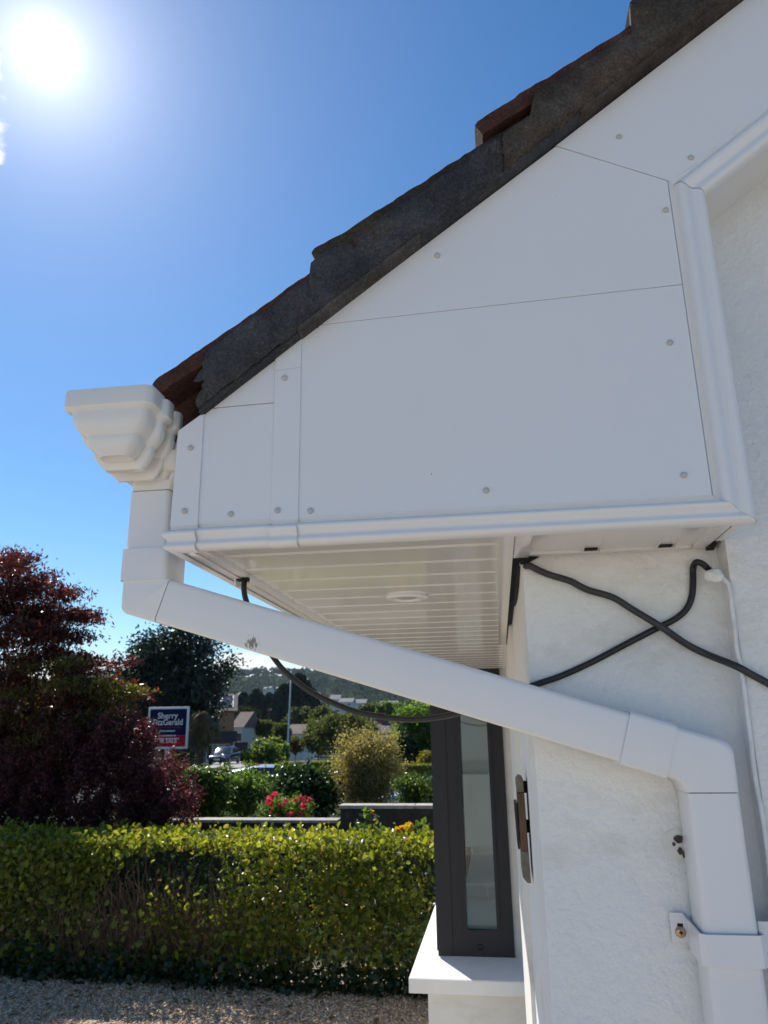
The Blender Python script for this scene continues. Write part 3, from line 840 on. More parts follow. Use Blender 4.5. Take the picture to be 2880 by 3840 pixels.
for px, py in ((1985, 2122), (2030, 2143), (2069, 2158), (2138, 2179), (2202, 2211), (2297, 2240), (2371, 2285), (2477, 2349), (2573, 2415), (2658, 2457)):
    pts.append(at(px, py, 1.1195 if px < 2420 or px > 2520 else 1.1115))
for px, py in ((2758, 2497), (2827, 2534), (2880, 2563), (2960, 2612), (3060, 2670)):
    pts.append(at(px, py, 1.0835))
o = tube('draped_cable', catmull(pts, 8), .0050, M['cable_grey'], None, 12)
tag(o, 'thick dark grey cable crossing the white wall from the soffit corner to the right', 'cable')
# painted-over cable in the internal corner
pts = []
rr = random.Random(5)
z = EYE+.188
while z > 0:
    pts.append((XR-.003+rr.uniform(-.0012, .0012), GABLE-.002+rr.uniform(-.001, .001), z)); z -= .03
pts = [tuple(at(2672, 2148, 1.098))] + pts
o = tube('painted_cable', catmull(pts, 3), .0032, simple('cracked_paint', (.74, .75, .75), .6, .12, 40, bumpd=.003, bscale=90), None, 10)
tag(o, 'white painted cable running down the internal corner of the wall', 'cable')
kn = thing('paint_lump', 'lumpy white painted cable joint beside the end of the black cable', 'cable joint', tuple(at(2682, 2160, 1.092)))
bm = bmesh.new(); bmesh.ops.create_icosphere(bm, subdivisions=3, radius=.010)
c_ = at(2682, 2158, 1.090)
for v in bm.verts:
    s = 1+.45*N2(v.co.x*150, v.co.y*150, v.co.z*150); v.co = Vector((v.co.x*1.3*s, v.co.y*.8*s, v.co.z*.9*s))+c_
from_bm('lump', bm, M['wall'], kn, True)

# ------------------------------------------------------------------ wooden plaque on the front wall, seen on edge
def z5(x, y, Y): q = at(1500+x*.6509, 2400+y*.6509, Y); return (q.x, q.z)
pl = thing('wall_plaque', 'weathered wooden plaque fixed on edge to the front wall below the cable', 'plaque', (.03, 1.5, EYE-.15))
YP = 1.50
grey_wood = simple('silvered_wood', (.17, .145, .115), .85, .3, 60, bumpd=.001, bscale=120)
prism('board', [z5(676, 882, YP), z5(716, 880, YP), z5(741, 1216, YP), z5(698, 1214, YP)], YP, YP+.11, M['wood'], pl, .001)
prism('end_piece', [z5(669, 815, YP), z5(685, 792, YP), z5(709, 800, YP), z5(715, 877, YP), z5(676, 879, YP)], YP+.002, YP+.11, grey_wood, pl, .001)
prism('end_piece', [z5(699, 1218, YP), z5(742, 1220, YP), z5(756, 1404, YP), z5(736, 1404, YP), z5(707, 1368, YP)], YP+.003, YP+.11, grey_wood, pl, .001)
prism('plate', [z5(659, 946, YP), z5(676, 943, YP), z5(692, 1205, YP), z5(681, 1208, YP)], YP+.003, YP+.09, M['frame'], pl, .0006)
a = z5(735, 1000, YP)
for dz in (.12, .19): box('spacer', a[0]-.012, .0475, YP+.03, YP+.06, EYE-dz, EYE-dz+.02, M['dark'], pl)

# ------------------------------------------------------------------ foliage helpers
def leaf_geo(Cn, size, asp, seed, shape='oval', up_bias=0., droop=0., out=None):
    """leaf blades at points Cn (n,3): oval = two halves folded on the midrib, quad = one diamond"""
    rng = np.random.default_rng(seed); n = len(Cn)
    L = rng.normal(size=(n, 3)); L[:, 2] += up_bias - droop
    if out is not None: L += out*.8
    L /= np.linalg.norm(L, axis=1)[:, None]
    S = np.cross(L, rng.normal(size=(n, 3))); S /= np.linalg.norm(S, axis=1)[:, None]
    Nn = np.cross(L, S)
    sz = (size*rng.uniform(.5, 1.3, n))[:, None]; w_ = sz*asp*.5
    if shape == 'oval':
        k = .10*sz
        V = np.stack([Cn-L*sz*.5, Cn-L*sz*.22+S*w_*.8+Nn*k, Cn+L*sz*.18+S*w_*.85+Nn*k, Cn+L*sz*.5, Cn+L*sz*.18-S*w_*.85+Nn*k, Cn-L*sz*.22-S*w_*.8+Nn*k], 1)
        q = np.array([[0, 1, 2, 3], [0, 3, 4, 5]]); m = 6
    else:
        V = np.stack([Cn-L*sz*.5, Cn+S*w_, Cn+L*sz*.5, Cn-S*w_], 1)
        q = np.array([[0, 1, 2, 3]]); m = 4
    F_ = (np.arange(n)[:, None, None]*m + q[None]).reshape(-1, 4)
    return V.reshape(-1, 3), F_
def np_mesh(name, V, F_, mat, parent=None):
    me = bpy.data.meshes.new(name)
    me.vertices.add(len(V)); me.vertices.foreach_set('co', np.asarray(V, np.float32).ravel())
    nf = len(F_)
    me.loops.add(nf*4); me.loops.foreach_set('vertex_index', np.asarray(F_, np.int32).ravel())
    me.polygons.add(nf); me.polygons.foreach_set('loop_start', np.arange(0, nf*4, 4, dtype=np.int32)); me.polygons.foreach_set('loop_total', np.full(nf, 4, np.int32))
    me.update(calc_edges=True)
    return link(name, me, mat, parent)
def clumps(c, rad, n, rng, shell=.45, zmin=-1.):
    out = []
    while len(out) < n:
        d = rng.normal(size=3); d /= np.linalg.norm(d)
        if d[2] < zmin: continue
        r_ = rng.uniform(shell, 1.0)
        bumpy = 1 + .42*N2(d[0]*2.1+c[0], d[1]*2.1, d[2]*2.1+c[2]) + .2*N2(d[0]*5+c[0], d[1]*5, d[2]*5)
        out.append(np.array(c)+d*np.array(rad)*r_*bumpy)
    return np.array(out)
def crown_pts(c, rad, nc, per, sd, seed, shell=.45, zmin=-1., flat=1.):
    rng = np.random.default_rng(seed)
    cl = clumps(c, rad, nc, rng, shell, zmin)
    P = cl[:, None, :] + rng.normal(size=(nc, per, 3))*np.array([sd, sd, sd*flat])
    return P.reshape(-1, 3), cl
def limbs(base, tips, r0, seed, mid=.4):
    rr = random.Random(seed); geo = []
    base = Vector(base); top = sum((Vector(t) for t in tips), Vector())/len(tips)
    fork = base.lerp(Vector((base.x*.6+top.x*.4, base.y*.6+top.y*.4, top.z)), mid)
    geo.append(tube_geo(catmull([base, base.lerp(fork, .5)+Vector((rr.uniform(-.1, .1)*r0*6, 0, 0)), fork], 4), [r0*(1-.035*i) for i in range(9)], 7))
    for t in tips:
        t = Vector(t); m_ = fork.lerp(t, .5)+Vector((rr.uniform(-1, 1), rr.uniform(-1, 1), rr.uniform(0, 1)))*(t-fork).length*.12
        p = catmull([fork, m_, t], 4); geo.append(tube_geo(p, [r0*.6*(1-i/(len(p)-1)*.85) for i in range(len(p))], 5))
    return join_geo(geo)
def tree(name, label, cat, base, c, rad, nc, per, sd, lsize, asp, mat, r0, seed, shell=.45, group=None, zmin=-1., droop=0., ntips=8, flat=1., shape='quad', kind=None):
    t = thing(name, label, cat, base, group)
    P, cl = crown_pts(c, rad, nc, per, sd, seed, shell, zmin, flat)
    V, F_ = leaf_geo(P, lsize, asp, seed+1, shape, droop=droop)
    np_mesh('crown', V, F_, mat, t)
    rng = np.random.default_rng(seed+2)
    tips = [tuple(x) for x in cl[rng.choice(len(cl), min(ntips, len(cl)), False)]]
    v, f = limbs(base, tips, r0, seed)
    mesh('trunk', v, f, M['bark'], t, True)
    return t
def on(px, py, Y):
    q = at(px, py, Y); return (q.x, q.y, q.z)

G = {}
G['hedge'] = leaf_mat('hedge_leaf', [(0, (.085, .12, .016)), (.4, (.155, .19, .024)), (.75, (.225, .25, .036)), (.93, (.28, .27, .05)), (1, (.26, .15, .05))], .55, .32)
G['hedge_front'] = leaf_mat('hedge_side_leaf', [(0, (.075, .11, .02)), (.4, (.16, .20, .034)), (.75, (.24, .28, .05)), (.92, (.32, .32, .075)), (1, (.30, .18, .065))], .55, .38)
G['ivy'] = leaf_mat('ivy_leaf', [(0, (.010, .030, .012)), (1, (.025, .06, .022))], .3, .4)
G['maple'] = leaf_mat('maple_leaf', [(0, (.030, .011, .012)), (.45, (.072, .019, .019)), (.75, (.050, .030, .016)), (.9, (.15, .034, .024)), (1, (.24, .08, .035))], .52, .34, tint=(1.9, 1.1, 1.0))
G['maple_green'] = leaf_mat('maple_green_leaf', [(0, (.028, .036, .012)), (.6, (.075, .075, .018)), (1, (.15, .115, .025))], .58, .36)
G['berberis'] = leaf_mat('berberis_leaf', [(0, (.025, .010, .015)), (.6, (.075, .024, .030)), (.9, (.16, .05, .055)), (1, (.26, .085, .085))], .48, .42, tint=(1.7, .95, 1.0))
G['dark_tree'] = leaf_mat('dark_tree_leaf', [(0, (.006, .016, .012)), (.7, (.014, .030, .020)), (1, (.04, .055, .03))], .25, .38)
G['conifer'] = leaf_mat('conifer_leaf', [(0, (.008, .020, .014)), (1, (.020, .040, .024))], .15, .7, .15)
G['mid'] = leaf_mat('mid_tree_leaf', [(0, (.042, .060, .018)), (.7, (.085, .105, .032)), (1, (.14, .15, .05))], .45, .6, .25)
G['fresh'] = leaf_mat('fresh_leaf', [(0, (.045, .095, .02)), (.7, (.10, .18, .04)), (1, (.18, .25, .065))], .5, .45, .3)
G['shrub'] = leaf_mat('shrub_leaf', [(0, (.030, .065, .016)), (.6, (.070, .125, .028)), (1, (.15, .20, .045))], .45, .36, .35)
G['dark_shrub'] = leaf_mat('dark_shrub_leaf', [(0, (.010, .030, .012)), (.7, (.025, .055, .022)), (1, (.07, .11, .05))], .35, .32, .35)
G['olive'] = leaf_mat('olive_leaf', [(0, (.15, .125, .05)), (.6, (.28, .24, .11)), (1, (.40, .36, .19))], .45, .6)
G['gold'] = leaf_mat('golden_leaf', [(0, (.12, .12, .012)), (1, (.24, .21, .02))], .45, .5)
G['lime'] = leaf_mat('lime_leaf', [(0, (.08, .12, .012)), (1, (.17, .20, .025))], .45, .5)
G['rust'] = leaf_mat('rust_leaf', [(0, (.08, .03, .015)), (1, (.16, .07, .03))], .4, .5)
G['tan'] = leaf_mat('dry_palm_leaf', [(0, (.10, .075, .035)), (1, (.19, .14, .07))], .35, .6)
G['hill'] = leaf_mat('hill_leaf', [(0, (.012, .028, .016)), (.6, (.026, .046, .024)), (1, (.06, .08, .036))], .3, .8, .1)
G['pink'] = leaf_mat('pink_petal', [(0, (.42, .02, .10)), (1, (.62, .06, .20))], .35, .5)
G['yellow'] = leaf_mat('yellow_petal', [(0, (.62, .34, .02)), (1, (.75, .48, .04))], .4, .5)

# ------------------------------------------------------------------ clipped hedge beyond the drive
def hedge():
    h = thing('hedge', 'clipped green hedge with sunlit top and bare brown twigs beyond the gravel', 'hedge', (-2.2, 6.4, 0))
    rng = np.random.default_rng(11)
    x0, x1, zt_ = -6.2, 1.4, .985
    def yf(x): return 6.17 - .05*(x+2.2)*.9      # front face line
    def dens(x, z): return .5 + .75*N2(x*1.15+4, z*1.6, 2.) + .35*N2(x*4, z*4, 7.)
    def bare(x, z): return math.exp(-((x+3.05)/.16)**2)*1.25*(.25 < z < .9) + math.exp(-((x+2.45)/.38)**2)*.6*(z > .25) + .28*math.exp(-((x+1.5)/.25)**2)*(z > .2) + .25*(z < .3)
    P = []
    while len(P) < 20000:
        n = 4000
        xx = rng.uniform(x0, x1, n); zz = rng.uniform(.06, zt_, n)**.95; dp_ = np.abs(rng.normal(0, .11, n))
        for x, z, d in zip(xx, zz, dp_):
            k = dens(x, z) - bare(x, z)
            if rng.random() < k+.12: P.append((x, yf(x)+d-.02+.05*N2(x*2.4, z*2.4, 1)+.05*(z > .93)*(z-.93)*10, z))
    T = []
    for _ in range(15000):
        x = rng.uniform(x0, x1); y = yf(x)+rng.uniform(.0, .85)
        T.append((x, y, zt_ + .030*N2(x*1.8, y*2, 3) + .02*N2(x*7, y*7, 3) - abs(rng.normal(0, .05)) + .02))
    for _ in range(420):                       # shoots above the clipped line
        x = rng.uniform(x0, x1); y = yf(x)+rng.uniform(.05, .85); hh = rng.uniform(.03, .085)
        for k in range(4): T.append((x+rng.normal(0, .012), y+rng.normal(0, .012), zt_+hh*k/3+.01))
    P = np.array(P); T = np.array(T)
    lf = None
    # the largest-looking leaves on the near face and top are leaves of their own
    one = leaf_geo(np.zeros((1, 3)), .054, .72, 5)
    shapes = []
    for s in range(8):
        v, f = leaf_geo(np.zeros((1, 3)), .056, .74, 100+s, up_bias=.3)
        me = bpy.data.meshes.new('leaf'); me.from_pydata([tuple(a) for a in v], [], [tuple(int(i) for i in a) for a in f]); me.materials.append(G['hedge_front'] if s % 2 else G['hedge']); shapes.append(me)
    rr = random.Random(3)
    for i in range(300):
        x = rr.uniform(-4.1, -.55)
        if i < 170: z = rr.uniform(.12, .95); p = (x, yf(x)-.055-rr.random()*.025, z)
        else: y = yf(x)+rr.uniform(0, .5); p = (x, y, zt_+.035+.02*rr.random())
        o = bpy.data.objects.new('leaf', shapes[(i*2+1) % 8 if i < 170 else (i*2) % 8]); C.objects.link(o); o.parent = h
        o.location = Vector(p)-h.location; o.rotation_euler = (rr.uniform(-.5, .5), rr.uniform(-.6, .6), rr.uniform(0, 6.28)); s = rr.uniform(.8, 1.2); o.scale = (s, s, s)
    V1_, F1_ = leaf_geo(P, .050, .72, 21, up_bias=.25)
    V2_, F2_ = leaf_geo(T, .045, .66, 22, up_bias=.9)
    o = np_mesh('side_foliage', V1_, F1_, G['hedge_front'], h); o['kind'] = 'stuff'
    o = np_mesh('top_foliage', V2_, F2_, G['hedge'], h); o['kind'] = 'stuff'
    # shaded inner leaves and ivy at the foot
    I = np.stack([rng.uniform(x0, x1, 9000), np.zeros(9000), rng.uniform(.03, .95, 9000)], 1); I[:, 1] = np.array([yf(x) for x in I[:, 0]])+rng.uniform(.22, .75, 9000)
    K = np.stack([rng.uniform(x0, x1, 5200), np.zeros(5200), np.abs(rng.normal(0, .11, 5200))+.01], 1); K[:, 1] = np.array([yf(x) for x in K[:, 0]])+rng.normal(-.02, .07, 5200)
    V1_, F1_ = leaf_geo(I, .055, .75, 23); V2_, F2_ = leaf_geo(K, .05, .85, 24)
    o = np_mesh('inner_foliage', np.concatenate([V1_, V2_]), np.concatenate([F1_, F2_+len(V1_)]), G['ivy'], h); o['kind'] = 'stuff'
    geo = []
    for i in range(1050):
        x = rng.uniform(x0, x1)
        if rng.random() < .5: x = rng.normal(-2.7, .5)
        y = yf(x)+.02+abs(rng.normal(.03, .07)); z0 = rng.uniform(.0, .35) if i % 3 else 0; L_ = rng.uniform(.25, .6)
        pts_ = [Vector((x, y, z0))]
        for k in range(4): pts_.append(pts_[-1]+Vector((rng.normal(0, .05), rng.normal(0, .025), L_/4*rng.uniform(.5, 1.3))))
        if pts_[-1].z > .97: pts_ = [p*1 for p in pts_]; 
        for p in pts_: p.z = min(p.z, .96)
        geo.append(tube_geo(pts_, [.0045, .004, .0036, .003, .0015], 4, False))
    v, f = join_geo(geo)
    o = mesh('twigs', v, f, M['twig'], h, True); o['kind'] = 'stuff'
hedge()

# loose gravel stones near enough to read, and fallen leaves
def gravel():
    rng = np.random.default_rng(4); n = 26000
    X = rng.uniform(-4.6, .2, n); Y = rng.uniform(4.9, 6.3, n); s = rng.uniform(.006, .015, n)
    base = np.array([(1, 0, 0), (-1, 0, 0), (0, 1, 0), (0, -1, 0), (0, 0, 1), (0, 0, -1)], float)
    tri = np.array([(0, 2, 4), (2, 1, 4), (1, 3, 4), (3, 0, 4), (2, 0, 5), (1, 2, 5), (3, 1, 5), (0, 3, 5)])
    a = rng.uniform(0, 6.28, n); ca, sa = np.cos(a), np.sin(a)
    V = base[None]*(s[:, None, None]*rng.uniform(.6, 1.2, (n, 6, 1)))*np.array([1, .8, .6])
    Vx = V[..., 0]*ca[:, None]-V[..., 1]*sa[:, None]; Vy = V[..., 0]*sa[:, None]+V[..., 1]*ca[:, None]
    V = np.stack([Vx+X[:, None], Vy+Y[:, None], V[..., 2]+.003], -1).reshape(-1, 3)
    F_ = (np.arange(n)[:, None, None]*6+tri[None]).reshape(-1, 3)
    me = bpy.data.meshes.new('gravel'); me.vertices.add(len(V)); me.vertices.foreach_set('co', V.astype(np.float32).ravel())
    me.loops.add(len(F_)*3); me.loops.foreach_set('vertex_index', F_.astype(np.int32).ravel())
    me.polygons.add(len(F_)); me.polygons.foreach_set('loop_start', np.arange(0, len(F_)*3, 3, dtype=np.int32)); me.polygons.foreach_set('loop_total', np.full(len(F_), 3, np.int32))
    me.update(calc_edges=True)
    m, nt, p, _ = newmat('gravel_stone')
    g = nt.nodes.new('ShaderNodeNewGeometry')
    nt.links.new(ramp(nt, g.outputs['Random Per Island'], [(0, (.24, .13, .06)), (.4, (.60, .38, .22)), (.8, (.80, .58, .38)), (1, (.9, .78, .60))]), p.inputs['Base Color']); p.inputs['Roughness'].default_value = .8
    o = link('gravel', me, m); tag(o, 'loose pale gravel stones on the drive in front of the hedge', 'gravel', kind='stuff')
    P = np.stack([rng.uniform(-4.4, -.4, 240), rng.uniform(5.2, 6.1, 240), rng.uniform(.012, .02, 240)], 1)
    V, F_ = leaf_geo(P, .05, .7, 9)
    V[:, 2] = .010+(V[:, 2]-.01)*.35+.006
    o = np_mesh('fallen_leaves', V, F_, leaf_mat('fallen_leaf', [(0, (.12, .075, .035)), (.6, (.10, .10, .03)), (1, (.22, .14, .07))], .2, .6))
    tag(o, 'dry fallen leaves scattered on the gravel by the hedge', 'leaves', kind='stuff')
gravel()

# yellow roses growing just behind the hedge
def rose(name, label, px, py, Y, petals, leaves_px, blooms, group):
    b = at(px, 3140, Y)
    t = thing(name, label, 'rose', (b.x, Y, 0), group)
    rr = random.Random(px)
    geo = []
    for bx_, by_, r_ in blooms:
        q = at(bx_, by_, Y)
        geo.append(tube_geo(catmull([(b.x, Y, .3), (b.x+(q.x-b.x)*.3, Y, (q.z+.3)/2), tuple(q)], 4), .004, 5))
        rng = np.random.default_rng(int(bx_))
        P = np.array(q)+rng.normal(size=(26, 3))*r_*.33
        V, F_ = leaf_geo(P, r_*1.05, .9, int(by_)); np_mesh('bloom', V, F_, petals, t)
    for lx, ly, s in leaves_px:
        q = at(lx, ly, Y)
        V, F_ = leaf_geo(np.array([q])+np.random.default_rng(int(lx)).normal(size=(5, 3))*s*.35, s, .65, int(lx)); np_mesh('leaf', V, F_, G['fresh'], t)
        geo.append(tube_geo([(b.x, Y, .75), tuple(q)], .003, 4))
    v, f = join_geo(geo); mesh('stem', v, f, simple('rose_stem', (.05, .08, .02), .6), t, True)
rose('yellow_rose', 'small rose shoot with one orange bud standing above the hedge', 1385, 3080, 6.75, G['yellow'], [(1337, 3092, .07), (1352, 3095, .06), (1370, 3060, .06), (1410, 3056, .05), (1395, 3075, .05), (1388, 3048, .045), (1375, 3045, .04), (1422, 3110, .05), (1400, 3118, .05), (1300+68, 3100, .05)], [(1395, 3046, .018)], 'yellow roses behind the hedge')
rose('yellow_rose', 'two full yellow rose blooms just above the hedge beside the window', 1515, 3110, 6.75, G['yellow'], [(1560, 3110, .07), (1578, 3095, .06), (1588, 3090, .06), (1545, 3120, .05), (1490, 3125, .05)], [(1503, 3112, .048), (1527, 3104, .052)], 'yellow roses behind the hedge')

# ------------------------------------------------------------------ block boundary wall
bwm = mortar_mat('dark_boundary_wall', (.03, .026, .022), (.055, .048, .042), (.085, .075, .066), (.11, .10, .09))
cop = simple('concrete_coping', (.36, .33, .29), .85, .25, 14, bumpd=.004, bscale=40)
bw_ = thing('boundary_wall', 'low dark rendered boundary wall with stepped concrete coping behind the hedge', 'wall', (-2, 9.1, 0))
stepx = at(1277, 3050, 9.0).x
zlo, zhi = at(1000, 3075, 9.0).z, at(1500, 3022, 9.0).z
box('wall_panel', -14, stepx-.002, 9.0, 9.2, -.1, zlo-.03, bwm, bw_)
box('wall_panel', stepx, 5, 8.995, 9.205, -.1, zhi-.03, bwm, bw_)
def copings(a, b, z):
    x = a; rr = random.Random(2)
    while x < b-.01:
        e = min(b, x+.29*3); box('coping', x+.004, e-.004, 8.975, 9.225, z-.0295, z+rr.uniform(-.004, .004)+.004, cop, bw_, .008); x = e
copings(-14, stepx-.03, zlo); copings(stepx-.02, 4.5, zhi)

# ------------------------------------------------------------------ garden trees and shrubs
# red-leaved maple on the left
def maple():
    Y = 8.2
    b = at(60, 3100, Y)
    t = thing('maple_tree', 'red leaved maple with open feathery branches at the left edge', 'tree', (b.x-.3, Y, .1))
    specs = [(-20, 2140, 130, 70, 7), (40, 2090, 50, 30, 2), (110, 2190, 110, 60, 5), (60, 2300, 190, 110, 10), (150, 2450, 190, 110, 10), (260, 2640, 170, 100, 9), (60, 2600, 220, 150, 14), (30, 2740, 230, 150, 14), (260, 2800, 200, 120, 9), (-60, 2180, 190, 90, 8), (90, 2230, 150, 110, 7), (210, 2290, 120, 80, 6), (60, 2380, 200, 110, 10), (230, 2400, 110, 90, 5), (310, 2290, 60, 26, 2), (-40, 2560, 200, 140, 10), (180, 2520, 170, 90, 8), (330, 2470, 70, 40, 3),
             (-70, 2780, 220, 150, 10), (140, 2680, 220, 130, 10), (330, 2610, 150, 70, 7), (440, 2585, 80, 35, 3), (120, 2860, 240, 140, 9), (360, 2720, 130, 90, 6), (-80, 2960, 200, 110, 7), (40, 2110, 60, 40, 2)]
    red, grn, tips = [], [], []
    rng = np.random.default_rng(8)
    k = Y/FPX
    for px, py, rx, rz, nc in specs:
        c = np.array(at(px, py, Y+rng.uniform(-.3, .5)))
        for _ in range(int(nc*1.7)):
            d = rng.normal(size=3)*.5
            cc = c + d*np.array([rx*k, .45, rz*k])
            n = int(rng.uniform(190, 290))
            L = cc + rng.normal(size=(n, 3))*np.array([.11, .11, .035]) - np.array([0, 0, 1])*np.abs(rng.normal(0, .03, n))[:, None]
            (grn if (py > 2480 and rng.random() < .5) else red).append(L)
            if rng.random() < .09: tips.append(tuple(cc))
    R_ = np.concatenate(red); Gn = np.concatenate(grn)
    V, F_ = leaf_geo(R_, .062, .34, 31, 'quad', droop=.5); np_mesh('crown', V, F_, G['maple'], t)
    V, F_ = leaf_geo(Gn, .062, .34, 32, 'quad', droop=.5); o = np_mesh('crown', V, F_, G['maple_green'], t); o['label'] = 'greenish shaded inner foliage'
    v, f = limbs((b.x-.3, Y, .05), tips, .032, 3, .3); mesh('trunk', v, f, M['bark'], t, True)
maple()
def berberis():
    Y = 7.9
    b = at(420, 3150, Y)
    t = thing('barberry_shrub', 'dense purple barberry shrub in front of the for sale board', 'shrub', (b.x, Y, .05))
    rng = np.random.default_rng(14); k = Y/FPX
    P, cl = [], []
    for px, py, rx, rz, nc in [(480, 2860, 170, 130, 40), (560, 2960, 150, 120, 36), (330, 2950, 250, 150, 40), (150, 3000, 250, 120, 34), (640, 3010, 90, 80, 14), (470, 2760, 130, 60, 14), (-60, 3000, 200, 130, 24), (440, 3060, 260, 60, 24), (60, 2880, 260, 120, 40), (-40, 3060, 240, 70, 26), (260, 2800, 160, 90, 20)]:
        c = np.array(at(px, py, Y))
        for _ in range(nc):
            d = rng.normal(size=3); d /= np.linalg.norm(d)/rng.uniform(.3, 1)
            cc = c+d*np.array([rx*k, .5, rz*k]); cl.append(tuple(cc))
            u = np.array([d[0]*.5+rng.normal()*.3, rng.normal()*.3, .6]); u /= np.linalg.norm(u)
            n = 330
            P.append(cc + u*rng.uniform(-.16, .16, n)[:, None] + rng.normal(size=(n, 3))*.035)
    P = np.concatenate(P)
    V, F_ = leaf_geo(P, .030, .6, 41, 'quad'); np_mesh('foliage', V, F_, G['berberis'], t)
    v, f = limbs((b.x, Y, .05), cl[::9], .018, 5, .12); mesh('stems', v, f, M['bark'], t, True)
berberis()

# estate agent's board
def sign():
    Y = 14.0
    a = at(557, 2652, Y); b = at(702, 2808, Y)
    c = (a+b)/2; hw = (b.x-a.x)/2-.004; hh = (a.z-b.z)/2
    t = thing('for_sale_board', 'navy and red for sale board with white lettering beyond the purple shrub', 'sign', (c.x, Y, 0))
    white = simple('sign_white', (.72, .72, .74), .5, .04); navy = simple('sign_navy', (.008, .013, .055), .6, .1, spec=.08); red = simple('sign_red', (.42, .012, .03), .6, .08, spec=.08)
    box('frame', c.x-hw, c.x+hw, Y, Y+.03, c.z-hh, c.z+hh, white, t, .012)
    e = .042
    box('panel', c.x-hw+e, c.x+hw-e, Y-.006, Y-.0005, c.z-hh+.245, c.z+hh-e, navy, t)
    box('red_band', c.x-hw+e, c.x+hw-e, Y-.006, Y-.0005, c.z-hh+e, c.z-hh+.243, red, t)
    box('post', c.x-.045, c.x+.045, Y+.032, Y+.10, 0, c.z+hh-.1, simple('post_timber', (.55, .55, .53), .7), t)
    def text(s, x, z, size, mat, name, off=0., sx=1., sp=1.):
        cu = bpy.data.curves.new(name, 'FONT'); cu.body = s; cu.align_x = 'CENTER'; cu.size = size; cu.extrude = .001; cu.offset = off; cu.space_character = sp
        ob = bpy.data.objects.new(name, cu); C.objects.link(ob)
        bpy.context.view_layer.update()
        me = bpy.data.meshes.new_from_object(ob.evaluated_get(bpy.context.evaluated_depsgraph_get()))
        bpy.data.objects.remove(ob)
        for v in me.vertices: v.co = Vector((x+v.co.x*sx, Y-.0085-v.co.z, z+v.co.y))
        me.materials.clear(); link(name, me, mat, t)
    zt_ = c.z+hh
    text('Sherry', c.x-.01, zt_-.215, .155, white, 'lettering', .0022, .98, 1.0)
    text('FitzGerald', c.x, zt_-.335, .155, white, 'lettering', .0022, .93, 1.0)
    box('rule', c.x-.26, c.x+.26, Y-.009, Y-.0065, zt_-.385, zt_-.372, red, t)
    rr = random.Random(4)
    for z, w_ in ((-.445, .15), (-.53, .17), (-.585, .23)):      # small print too soft to read in the photo
        x = c.x-w_
        while x < c.x+w_:
            d = rr.uniform(.012, .03); box('small_print', x, x+d, Y-.0088, Y-.0065, zt_+z-.012, zt_+z+.014, white, t); x += d+.012
    text('FOR SALE', c.x-.02, c.z-hh+.11, .105, white, 'lettering', .002)
    return c
sign()

tree('dark_tree', 'large dark evergreen tree standing behind the for sale board', 'tree', (at(620, 2800, 30).x, 30, -.35), on(648, 2575, 30), (2.35, 1.9, 2.75), 250, 190, .30, .17, .5, G['dark_tree'], .16, 51, .25, zmin=-.95)
# drooping cordyline in front of the brick house
def cordyline():
    Y = 26
    t = thing('cordyline_palm', 'tan drooping palm with hanging dry leaves in front of the brick house', 'palm', (at(752, 2850, Y).x, Y, gz(Y)))
    rng = np.random.default_rng(3); V, F_ = [], []
    for hx, hy, n in ((752, 2700, 420), (790, 2740, 300), (730, 2760, 300), (760, 2790, 200)):
        c = np.array(at(hx, hy, Y))
        for _ in range(n):
            a = rng.uniform(0, 6.28); el = rng.uniform(-.4, 1.1); L = rng.uniform(.42, .75)
            d = np.array([math.cos(a)*math.cos(el), math.sin(a)*math.cos(el), math.sin(el)]); s = np.cross(d, [0, 0, 1.]); s /= np.linalg.norm(s); s *= .014
            p0, p1 = c, c+d*L*.5; p2 = p1+d*L*.32-np.array([0, 0, .45*L*rng.uniform(.6, 1.4)])
            i = len(V); V += [p0-s, p0+s, p1+s, p1-s, p2]; F_ += [(i, i+1, i+2, i+3), (i+3, i+2, i+4, i+4)]
    mesh('crown', V, [f if f[2] != f[3] else f[:3] for f in F_], G['tan'], t)
    b = at(752, 2850, Y)
    v, f = limbs((b.x, Y, gz(Y)-.1), [tuple(at(x, y, Y)) for x, y in ((752, 2700), (790, 2740), (730, 2760))], .13, 7, .5); mesh('trunk', v, f, M['bark'], t, True)
cordyline()

def shrub(name, label, px, py, Y, rpx, rpz, mat, n, ls, seed, asp=.55, group=None, sd=.11, shell=.3, cat='shrub', depth=.8, droop=0., shape='quad'):
    k = Y/FPX; c = on(px, py+rpz*.12, Y); rad = (rpx*k*.86, rpx*k*depth*.86, rpz*k*.74)
    return tree(name, label, cat, (c[0], c[1], gz(Y)), c, rad, n, 70, sd*min(1, rad[0]*1.4), ls, asp, mat, .025, seed, shell, group, -1, droop, 6, shape=shape)
shrub('laurel_shrub', 'bright leafed green shrub to the right of the purple barberry', 770, 2960, 10.8, 110, 135, G['shrub'], 120, .065, 61, sd=.10, shape='oval')
shrub('mixed_shrub', 'loose light green shrub left of the pink roses', 900, 2960, 11.6, 110, 110, G['fresh'], 110, .05, 62, sd=.12)
shrub('glossy_shrub', 'dark glossy leaved shrub behind the pink roses', 1125, 2975, 12.2, 150, 115, G['dark_shrub'], 170, .085, 63, sd=.12, shape='oval')
shrub('olive_shrub', 'tall olive brown feathery shrub right of the pink roses', 1375, 2870, 12.6, 152, 215, G['olive'], 560, .042, 64, sd=.085, shell=.15, asp=.55)
shrub('low_shrub', 'rounded green shrub between the olive shrub and the window', 1585, 2960, 11.5, 110, 75, G['shrub'], 90, .045, 65, sd=.09)
shrub('conifer_bush', 'dark round bush with light tips left of the lamp post', 985, 2840, 27, 65, 55, G['shrub'], 110, .12, 66, sd=.2)
